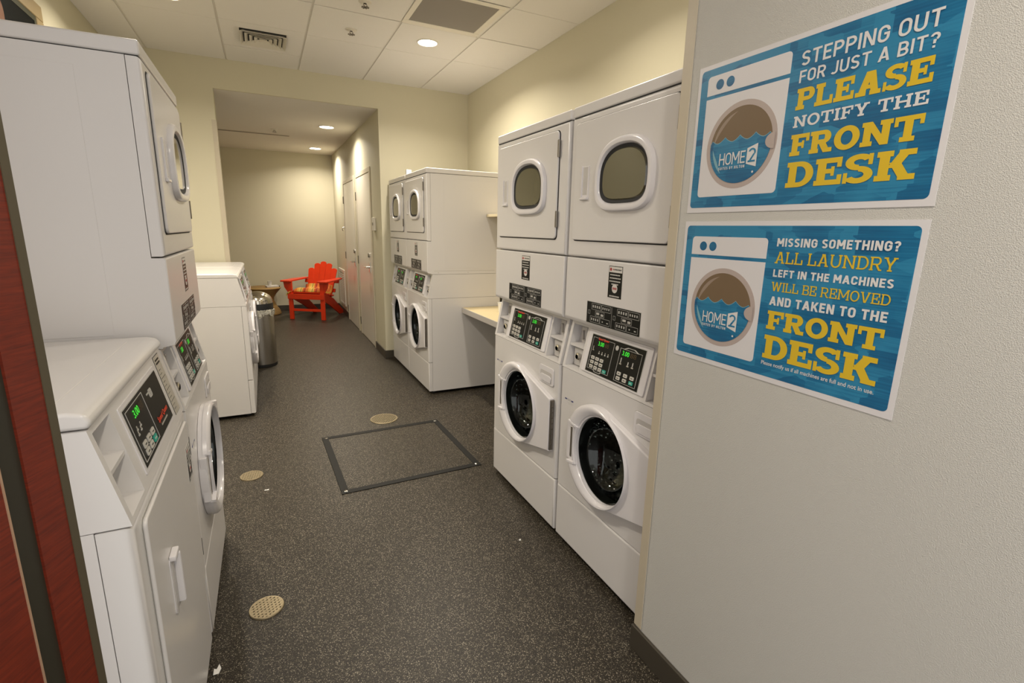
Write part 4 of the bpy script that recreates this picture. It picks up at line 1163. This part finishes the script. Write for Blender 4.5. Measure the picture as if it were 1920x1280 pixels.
poster('notice_poster', 'lower blue poster on the wall saying MISSING SOMETHING', 1.1321, 0.395, [
    ('sans', 'MISSING SOMETHING?', 1.467, 1.4865, (0.205,)),
    ('slab', 'ALL LAUNDRY', 1.4265, 1.4545, LT),
    ('sans', 'LEFT IN THE MACHINES', 1.3945, 1.4125, (0.205,)),
    ('slab', 'WILL BE REMOVED', 1.3595, 1.3825, LT),
    ('sans', 'AND TAKEN TO THE', 1.3255, 1.3470, (0.205,)),
    ('slab', 'FRONT', 1.265, 1.3125, HV), ('slab', 'DESK', 1.191, 1.252, HV),
    ('sans', 'Please notify us if all machines are full and not in use.', 1.1715, 1.1845, (0.010, 1.0, 0, 0))],
    (1.486, 1.436, 1.427, 1.172))

# ------------------------------------------------------------------ counter, shelf
def counter():
    root = thing('folding_counter', 'beige laminate folding counter on the right wall between the stacked machines', 'counter', (0, 0, 0))
    b = MB(); b.box(1.580, 2.189, 2.67, 4.236, 0.778, 0.7955, 0); obj('counter_top', b, 'counter', root)
    b = MB(); b.box(1.574, 1.580, 2.67, 4.236, 0.748, 0.7960, 0, 0.001, 1); obj('front_edge', b, 'counteredge', root)
    b = MB()
    for y in (2.80, 3.45, 4.10):
        b.prism([(2.188, 0.777), (1.70, 0.777), (1.70, 0.755), (2.16, 0.45), (2.188, 0.45)], 'y', y-0.015, y+0.015)
    obj('wall_bracket', b, 'counteredge', root)
counter()
sh = thing('wall_shelf', 'narrow beige shelf on the right wall above the folding counter', 'shelf', (0, 0, 0))
b = MB(); b.box(1.809, 2.189, 2.75, 4.238, 1.606, 1.628, 0, 0.001, 1); obj('shelf_board', b, 'shelf', sh)
b = MB()
for y in (3.0, 3.9): b.prism([(2.188, 1.6055), (1.90, 1.6055), (1.90, 1.595), (2.17, 1.42), (2.188, 1.42)], 'y', y-0.012, y+0.012)
obj('shelf_bracket', b, 'counteredge', sh)
c = MB(); c.lathe([(0.026, 0.0), (0.036, 0.085), (0.038, 0.088), (0.034, 0.086), (0.024, 0.006), (0, 0.006)], (0, 0, 0), 'z', 24)
o = obj('cup', c, 'white_block'); o.location = (1.80, 3.86, 0.7956); tag(o, 'small white cup on the beige folding counter', 'cup')
b = MB(); b.box(-0.024, 0.024, -0.02, 0.02, 0, 0.045, 0, 0.003, 2)
o = obj('plastic_block', b, 'white_block'); o.location = (1.290, 4.935, 1.9917); tag(o, 'small white block on top where the two far stacked machines meet', 'block')

# ------------------------------------------------------------------ floor things
def hatch():
    root = thing('floor_hatch', 'square speckled access panel in the floor with black edging and four screws', 'floor hatch', (0.71, 3.172, 0), R(1.6))
    a = 0.435; w_ = 0.042
    b = MB(); b.box(-a, a, -a, a, 0.0, 0.0022); obj('hatch_panel', b, 'floor', root)
    b = MB()
    for q in ((-a, a, a-w_, a), (-a, a, -a, -a+w_), (-a, -a+w_, -a+w_, a-w_), (a-w_, a, -a+w_, a-w_)): b.box(q[0], q[1], q[2], q[3], 0.0, 0.005, 0, 0.0015, 1)
    obj('edging_strip', b, 'hatchtrim', root)
    for sx in (-1, 1):
        for sy in (-1, 1):
            s = MB(); s.lathe([(0.011, 0.0), (0.011, 0.006), (0.006, 0.008), (0, 0.008)], (sx*(a-w_/2-0.006), sy*(a-w_/2-0.006), 0), 'z', 14); obj('screw', s, 'chrome', root)
hatch()

def drain(x, y, r, label, mesh, rot):
    root = thing('floor_drain', label, 'drain', (x, y, 0), rot, 'round brass floor drains')
    b = MB(); b.lathe([(r*0.96, 0.0), (r*0.96, 0.002), (0, 0.002)], (0, 0, 0), 'z', 40); obj('drain_body', b, 'drainhole', root)
    b = MB(); b.lathe([(r*0.88, 0.001), (r*0.89, 0.006), (r*0.97, 0.0065), (r, 0.004), (r, 0.0)], (0, 0, 0), 'z', 48, closed=False); obj('rim', b, 'brass', root)
    g = MB()
    def bars(ang, n, wd, z):
        for k in range(n):
            t = -1+2*(k+0.5)/n; L = math.sqrt(max(0, 1-t*t))*r*0.9
            bx = MB(); bx.box(-L, L, t*r*0.92-wd/2, t*r*0.92+wd/2, 0.0015, z); bx.xform(Matrix.Rotation(ang, 4, 'Z')); g.add(bx.v, bx.f)
    if mesh: bars(0, 9, r*0.125, 0.0058); bars(R(62), 9, r*0.125, 0.0052)
    else: bars(0, 12, r*0.085, 0.0055)
    obj('grate', g, 'brass', root)
    for a in (40, 220):
        s = MB(); s.lathe([(0.007, 0.0), (0.007, 0.0065), (0, 0.0065)], (r*0.5*math.cos(R(a)), r*0.5*math.sin(R(a)), 0), 'z', 12); obj('drain_screw', s, 'brass', root)
drain(0.751, 3.800, 0.107, 'round slotted brass drain just beyond the square floor hatch', False, R(50))
drain(-0.178, 3.172, 0.064, 'small round brass drain left of the square floor hatch', True, R(20))
drain(-0.103, 1.947, 0.064, 'round brass drain in the foreground, beside the stacked machine on the left', True, R(35))
def scrap(x, y, pts, label):
    b = MB(); n = len(pts)
    b.prism(pts, 'z', 0.0004, 0.0016); o = obj('paper_scrap', b, 'paper'); o.location = (x, y, 0.0); tag(o, label, 'litter', 'bits of litter on the floor')
    for v in o.data.vertices: v.co.z = max(0.0002, v.co.z + (0.004 if v.index % 3 == 0 else 0) - 0.0002)
scrap(-0.255, 1.700, [(-.012, -.02), (.004, -.016), (.010, .004), (.004, .022), (-.004, .006), (-.012, .012)], 'torn white scrap on the floor in front of the nearest dryer')
scrap(-0.098, 2.951, [(-.012, -.003), (.010, -.004), (.013, .003), (-.008, .005)], 'tiny white scrap on the floor between the two small drains')
scrap(1.02, 1.93, [(-.005, -.004), (.005, -.004), (.006, .004), (-.004, .005)], 'tiny white crumb on the floor before the right hand washers')

# ------------------------------------------------------------------ alcove furniture
def adirondack():
    root = thing('adirondack_chair', 'red slatted wooden lounge chair in the alcove corner', 'chair', (0.545, 8.655, 0), R(-31.7))
    def part(name, b): return obj(name, b, 'chair', root)
    for s in (-1, 1):
        b = MB(); b.box(s*0.268-0.034, s*0.268+0.034, -0.016, 0.016, 0, 0.612, 0, 0.004, 2); part('front_leg', b)
        b = MB(); b.prism([(-0.004, 0.335), (-0.004, 0.425), (0.10, 0.425), (0.44, 0.30), (0.80, 0.045), (0.80, 0.0), (0.66, 0.0), (0.30, 0.20)], 'x', s*0.235-0.012, s*0.235+0.012, 0, 0.003); part('rear_leg', b)
        b = MB(); P = [(s*0.225, -0.085), (s*0.385, -0.085), (s*0.400, -0.02), (s*0.395, 0.30), (s*0.345, 0.60), (s*0.255, 0.62), (s*0.250, 0.30)]
        b.prism(P, 'z', 0.612, 0.636, 0, 0.006); part('armrest', b)
        b = MB(); b.prism([(s*0.302, 0.605), (s*0.375, 0.605), (s*0.362, 0.52), (s*0.302, 0.43)], 'y', -0.012, 0.012, 0, 0.002); part('arm_bracket', b)
    b = MB(); b.box(-0.302, 0.302, -0.040, -0.017, 0.335, 0.420, 0, 0.004, 2); part('apron', b)
    b = MB(); b.box(-0.235, 0.235, -0.012, 0.012, 0.135, 0.175, 0, 0.004, 2); part('stretcher', b)
    for k in range(5):
        y = 0.005+k*0.092; z = 0.428-k*0.022
        b = MB(); b.box(-0.250, 0.250, y, y+0.082, z, z+0.020, 0, 0.004, 1); b.xform(Matrix.Translation((0, 0, 0))); part('seat_slat', b)
    lean = R(22)
    tops = [0.515, 0.600, 0.632, 0.600, 0.515]
    for k in range(5):
        u = k-2; a = R(2.0)*u
        hw = 0.0515; h = tops[k]; P = [(-hw*0.80, 0), (hw*0.80, 0)]
        for j in range(9):
            t = R(180*j/8); rx = hw; P.append((rx*math.cos(t), h-0.03+0.030*math.sin(t)))
        b = MB(); b.prism(P, 'y', -0.010, 0.010, 0, 0.003, 1)
        b.xform(Matrix.Translation((0, 0.43, 0.315)) @ Matrix.Rotation(-lean, 4, 'X') @ Matrix.Translation((u*0.0845, 0.0004*abs(u), 0)) @ Matrix.Rotation(a, 4, 'Y'))
        part('back_slat', b)
    b = MB(); b.box(-0.255, 0.255, 0.012, 0.036, 0.10, 0.16); b.box(-0.30, 0.30, 0.012, 0.036, 0.262, 0.32)
    b.xform(Matrix.Translation((0, 0.43, 0.315)) @ Matrix.Rotation(-lean, 4, 'X')); part('back_rail', b)
    # cushion, plump, its rear rising against the back slats
    n, m = 18, 22; vs = []; fs = []
    def surf(u, v):     # u across, v front to back
        x = (u-0.5)*0.47
        y = 0.004 + 0.405*min(1, v/0.8) + 0.035*max(0, (v-0.8)/0.2)
        z = 0.4515 - 0.090*min(1, v/0.8) + 0.15*max(0, (v-0.62)/0.38)**1.4
        return x, y, z
    for side in (0, 1):
        for i in range(n+1):
            for j in range(m+1):
                u, v = i/n, j/m; x, y, z = surf(u, v)
                e = (1-(abs(2*u-1))**5)*(1-(abs(2*v-1))**6)
                th = 0.012+0.068*max(0, e)**0.5+0.006*math.sin(u*PI*3)**2*e
                vs.append((x, y, z + (th if side else 0.0)))
    o = (n+1)*(m+1)
    for i in range(n):
        for j in range(m):
            a = i*(m+1)+j; b2 = a+m+1
            fs.append((a, a+1, b2+1, b2)); fs.append((o+a, o+b2, o+b2+1, o+a+1))
    for i in range(n):
        for j in (0, m): a = i*(m+1)+j; b2 = a+m+1; fs.append((a, b2, o+b2, o+a) if j == 0 else (a, o+a, o+b2, b2))
    for j in range(m):
        for i in (0, n): a = i*(m+1)+j; fs.append((a, o+a, o+a+1, a+1) if i == 0 else (a, a+1, o+a+1, o+a))
    c = MB(); c.add(vs, fs)
    cu = thing('seat_cushion', 'orange and yellow striped cushion on the red wooden chair', 'cushion', (0.545, 8.655, 0), R(-31.7))
    obj('cushion_pad', c, 'stripes', cu, 60)
    t = MB(); t.tube([(-0.225, 0.01, 0.466), (-0.262, -0.030, 0.452), (-0.300, -0.048, 0.420), (-0.320, -0.050, 0.385)], [0.007, 0.012, 0.010, 0.004], 8)
    obj('tie', t, 'stripes', cu)
adirondack()

def stool():
    root = thing('rattan_stool', 'round woven rattan hourglass stool behind the steel bin', 'side table', (-0.075, 9.42, 0))
    b = MB(); b.lathe([(0.0, 0.0), (0.240, 0.0), (0.250, 0.02), (0.235, 0.07), (0.185, 0.15), (0.150, 0.235), (0.152, 0.29), (0.195, 0.36), (0.245, 0.415), (0.262, 0.44)], (0, 0, 0), 'z', 56, closed=False)
    obj('stool_body', b, 'rattan', root, 60)
    b = MB(); b.lathe([(0.0, 0.470), (0.24, 0.470), (0.268, 0.462), (0.272, 0.450), (0.262, 0.438), (0.0, 0.436)], (0, 0, 0), 'z', 56, closed=False)
    obj('stool_top', b, 'rattan', root, 60)
stool()
c = MB(); c.lathe([(0.028, 0.0), (0.036, 0.07), (0.038, 0.072), (0.034, 0.07), (0.026, 0.004), (0, 0.004)], (0, 0, 0), 'z', 24)
o = obj('cup', c, 'cup'); o.location = (0.025, 9.40, 0.4945); tag(o, 'clear plastic cup on the rattan stool', 'cup')
bk = thing('booklet', 'dark edged booklet lying on the rattan stool under the clear cup', 'booklet', (0.065, 9.38, 0.470), R(12))
b = MB(); b.box(-0.100, 0.085, -0.07, 0.07, 0.0005, 0.020); obj('pages', b, 'paper', bk)
b = MB(); b.box(-0.102, 0.09, -0.072, 0.072, 0.0202, 0.0238, 0); obj('cover', b, 'paper', bk)
b = MB(); b.box(0.086, 0.100, -0.072, 0.072, 0.0005, 0.0245, 0, 0.002, 1); obj('spine', b, 'magdark', bk)

def bin_can():
    root = thing('trash_can', 'round steel trash can with a domed lid, past the low washers', 'trash can', (-0.118, 5.905, 0))
    r = 0.150
    b = MB(); b.lathe([(0.0, 0.0), (r*0.97, 0.0), (r*0.99, 0.006), (r*0.99, 0.032)], (0, 0, 0), 'z', 56, closed=False); obj('base_ring', b, 'rubber', root)
    b = MB(); b.lathe([(r*0.985, 0.030), (r, 0.036), (r, 0.598), (r*0.97, 0.600)], (0, 0, 0), 'z', 56, closed=False); obj('bin_body', b, 'brushed', root)
    b = MB(); n = 72; rows = [(1.012, 0.548), (1.045, 0.570), (1.06, 0.598), (1.05, 0.615), (1.0, 0.618), (0.95, 0.606)]
    rnd = random.Random(4); vs = []; fs = []
    off = [rnd.uniform(-1, 1) for _ in range(n)]
    for i, (q, z) in enumerate(rows):
        for k in range(n):
            a = 2*PI*k/n; wob = 0.006*math.sin(7*a+i)+0.005*off[k]*(1 if i in (1, 2) else .4)
            zz = z + (0.020*math.sin(5*a)+0.010*off[(k*3) % n] if i == 0 else 0.005*off[(k*5) % n])
            vs.append((r*q*math.cos(a)+wob*math.cos(a), r*q*math.sin(a)+wob*math.sin(a), zz))
    for i in range(len(rows)-1):
        for k in range(n): k2 = (k+1) % n; fs.append((i*n+k, i*n+k2, (i+1)*n+k2, (i+1)*n+k))
    b.add(vs, fs); obj('bin_liner', b, 'bag', root, 25)
    b = MB(); b.lathe([(r*0.985, 0.612), (r*1.0, 0.616), (r*1.0, 0.682), (r*0.99, 0.686)], (0, 0, 0), 'z', 56, closed=False); obj('lid_band', b, 'rubber', root)
    b = MB(); prof = [(r*0.995, 0.684)] + [(r*0.985*math.cos(R(t)), 0.700+0.105*math.sin(R(t))) for t in range(0, 91, 10)]
    b.lathe(prof, (0, 0, 0), 'z', 56, closed=False); obj('domed_lid', b, 'domesteel', root, 50)
bin_can()

# wall grille, switch box, small sign
def wall_grille():
    root = thing('wall_grille', 'low white louvred vent grille on the alcove wall behind the red chair', 'vent grille', (AX1, 9.12, 0))
    b = MB()
    for q in ((-0.33, 0.33, 0.74, 0.78), (-0.33, 0.33, 0.165, 0.20), (-0.33, -0.295, 0.2, 0.74), (0.295, 0.33, 0.2, 0.74)): b.box(-0.016, 0, q[0], q[1], q[2], q[3], 0, 0.002, 1)
    obj('grille_frame', b, 'trimwhite', root)
    b = MB(); b.box(-0.003, -0.0005, -0.295, 0.295, 0.2, 0.74); obj('duct_shade_sheet', b, 'gap', root)  # near-black sheet stands in for the shade inside the duct
    b = MB()
    for k in range(17):
        z = 0.212+k*0.0315; b.add([(-0.013, -0.295, z), (-0.013, 0.295, z), (-0.004, 0.295, z+0.020), (-0.004, -0.295, z+0.020)], [(0, 1, 2, 3)])
        b.box(-0.0135, -0.012, -0.295, 0.295, z-0.001, z+0.004)
    obj('louvre_slats', b, 'trimwhite', root)
wall_grille()
t = thing('thermostat', 'white wall box with a dark window beside the nearer alcove door', 'wall control', (AX1, 6.07, 1.53))
b = MB(); b.box(-0.028, 0, -0.055, 0.055, -0.075, 0.075, 0, 0.005, 2); obj('housing', b, 'trimwhite', t)
b = MB(); b.box(-0.0295, -0.028, -0.025, 0.025, -0.015, 0.018); obj('dark_window', b, 'hinge', t)
t = thing('door_stop_hook', 'small steel wall bracket beside the farther alcove door frame', 'hook', (AX1, 8.545, 1.50))
b = MB(); b.box(-0.010, 0, -0.018, 0.018, -0.055, 0.055, 0, 0.003, 1); obj('back_plate', b, 'steel', t)
b = MB(); b.tube([(-0.010, 0, -0.01), (-0.035, 0, -0.02), (-0.042, 0, -0.05), (-0.03, 0, -0.07)], 0.006, 8); obj('hook', b, 'steel', t)

# framed dark picture high on the left wall
def picture():
    root = thing('framed_picture', 'dark glazed picture in a tan frame high on the left wall above the stack', 'picture', (XL, 3.52, 2.40))
    y0, y1, z0, z1 = -0.62, 0.615, -0.15, 0.300
    b = MB()
    for q in ((y0, y1, z1-0.085, z1), (y0, y1, z0, z0+0.085), (y0, y0+0.105, z0+0.085, z1-0.085), (y1-0.105, y1, z0+0.085, z1-0.085)): b.box(0, 0.014, q[0], q[1], q[2], q[3], 0, 0.003, 1)
    obj('picture_frame', b, 'picframe', root)
    b = MB()
    for q in ((y0+.105, y1-.105, z1-0.115, z1-0.085), (y0+.105, y1-.105, z0+.085, z0+0.115), (y0+.105, y0+0.135, z0+0.115, z1-0.115), (y1-0.135, y1-.105, z0+0.115, z1-0.115)): b.box(0, 0.010, q[0], q[1], q[2], q[3], 0)
    obj('inner_liner', b, 'picinner', root)
    b = MB(); b.box(0, 0.008, y0+.13, y1-.13, z0+.11, z1-.11); obj('picture_pane', b, 'picglass', root)
    b = MB(); P = [(-0.06, z0+0.12), (0.06, z0+0.12), (0.06, 0.09)] + [(0.06*math.cos(R(a)), 0.09+0.06*math.sin(R(a))) for a in range(15, 180, 15)] + [(-0.06, 0.09)]
    b.prism(P, 'x', 0.008, 0.0095); obj('brown_patch', b, 'picbrown', root)  # brown arched patch on the pane
picture()

# ------------------------------------------------------------------ ceiling fittings
def downlight(x, y, z, r, label, power, spot=None, group='recessed round ceiling lights'):
    root = thing('recessed_downlight', label, 'ceiling light', (x, y, z), 0, group)
    b = MB(); b.lathe([(r, -0.0008), (r*1.02, -0.006), (r*1.10, -0.007), (r*1.16, -0.004), (r*1.17, 0.0)], (0, 0, 0), 'z', 44, closed=False); obj('trim_ring', b, 'trimwhite', root)
    b = MB(); b.lathe([(r*1.01, -0.0012), (0, -0.0012)], (0, 0, 0), 'z', 44, closed=False); obj('lamp_lens', b, 'lens', root)
    def lamp(l):
        l.color = WARM
        o = bpy.data.objects.new('lamp', l); COL.objects.link(o); o.parent = root; o.location = (0, 0, -0.012)
    if spot:
        l = bpy.data.lights.new('lamp', 'SPOT'); l.spot_size = R(spot); l.spot_blend = 0.55; l.shadow_soft_size = 0.05; l.energy = power*0.45
        lamp(l)
    l = bpy.data.lights.new('lamp', 'AREA'); l.shape = 'DISK'; l.size = r*1.9; l.energy = power; l.spread = R(150)
    lamp(l)
    return root
downlight(1.318, 4.35, ZC, 0.075, 'round white ceiling light right of centre, beside the grey return grille', MAIN_W)
downlight(-0.455, 4.36, ZC, 0.075, 'round ceiling light cut off by the top of the picture, left of the square vent', MAIN_W*0.5)
downlight(0.812, 7.055, ZA, 0.082, 'nearer of two round ceiling lights in the alcove, over the doors', ALCOVE_W, 104)
downlight(0.846, 9.02, ZA, 0.082, 'farther of two round ceiling lights in the alcove, near its back wall', ALCOVE_W, 104)
downlight(1.318, 2.52, ZC, 0.075, 'round ceiling light above the right hand machines, out of the picture', MAIN_W*0.52)
downlight(-0.455, 3.05, ZC, 0.075, 'unseen round ceiling light added over the left hand machines to brighten the right hand washers', MAIN_W*1.15)  # added out of view to brighten the right hand fronts
downlight(0.35, -0.3, ZC, 0.075, 'unseen round fill light added over the entry, behind the viewer', HALL_FILL_W)  # extra fill from behind the camera

def sprinkler(x, y, z, label):
    root = thing('fire_sprinkler', label, 'sprinkler', (x, y, z), R(20), 'ceiling fire sprinklers')
    b = MB(); b.lathe([(0.042, 0.0), (0.040, -0.006), (0.014, -0.010), (0.012, -0.012)], (0, 0, 0), 'z', 28, closed=False); obj('escutcheon', b, 'trimwhite', root)
    b = MB(); b.lathe([(0.009, 0), (0.009, -0.014), (0.005, -0.016)], (0, 0, 0), 'z', 14)
    for s in (-1, 1): b.tube([(s*0.008, 0, -0.012), (s*0.014, 0, -0.022), (s*0.004, 0, -0.033)], 0.0025, 6)
    obj('sprinkler_frame', b, 'hinge', root)
    b = MB()
    for a in range(0, 180, 45): q = MB(); q.box(-0.026, 0.026, -0.0045, 0.0045, -0.036, -0.033); q.xform(Matrix.Rotation(R(a), 4, 'Z')); b.add(q.v, q.f)
    obj('deflector', b, 'hinge', root)
sprinkler(0.723, 4.38, ZC, 'small fire sprinkler in the ceiling, nearer the back wall, left of the round light')
sprinkler(0.731, 3.83, ZC, 'small fire sprinkler at the top edge of the picture, left of the grey return grille')
sprinkler(0.224, 7.60, ZA, 'small fire sprinkler in the alcove ceiling beside the slot vent')

def supply_vent():
    root = thing('supply_diffuser', 'square stepped white air diffuser in the ceiling, left of centre', 'air vent', (0.115, 4.935, ZC))
    h = 0.168
    b = MB(); b.box(-h, h, -h, h, -0.001, 0.0); obj('throat_shade', b, 'gap', root)  # flat black sheet in place of a shaded opening
    for k in range(4):
        a = h-k*0.034; c = a-0.024
        b = MB(); vs = []
        for (q, z) in ((a, -0.020), (a, -0.0235), (c, -0.0035), (c, -0.0015)):
            vs += [(-q, -q, z), (q, -q, z), (q, q, z), (-q, q, z)]
        fs = []
        for i in range(4):
            i2 = (i+1) % 4
            for j in range(4): j2 = (j+1) % 4; fs.append((i*4+j, i*4+j2, i2*4+j2, i2*4+j))
        b.add(vs, fs); obj('louvre_ring', b, 'louver', root)
    b = MB(); q = 0.040; b.box(-q*0.7, q*0.7, -q*0.7, q*0.7, -0.020, -0.014); obj('centre_plate', b, 'louver', root)
supply_vent()
def return_vent():
    root = thing('return_grille', 'square grey return air grille in the ceiling beside the round light', 'air vent', (1.319, 3.735, ZC))
    b = MB()
    for q in ((-0.296, 0.296, 0.232, 0.300), (-0.296, 0.296, -0.300, -0.252), (-0.296, -0.256, -0.252, 0.232), (0.250, 0.296, -0.252, 0.232)): b.box(q[0], q[1], q[2], q[3], -0.006, 0.0, 0, 0.002, 1)
    obj('grille_frame', b, 'trimwhite', root)
    b = MB(); b.box(-0.257, 0.251, -0.253, 0.233, -0.0035, 0.0); obj('perforated_plate', b, 'grillegrey', root)
return_vent()
t = thing('slot_diffuser', 'long slot vent in the alcove ceiling at left', 'air vent', (0, 8.03, ZA))
b = MB(); b.box(-0.55, 0.43, -0.045, 0.045, -0.003, 0.0, 0, 0.001, 1); obj('slot_flange', b, 'frame', t)
b = MB(); b.box(-0.54, 0.42, -0.030, -0.004, -0.0042, -0.001); b.box(-0.54, 0.42, 0.006, 0.032, -0.0042, -0.001); obj('slot', b, 'grillegrey', t)
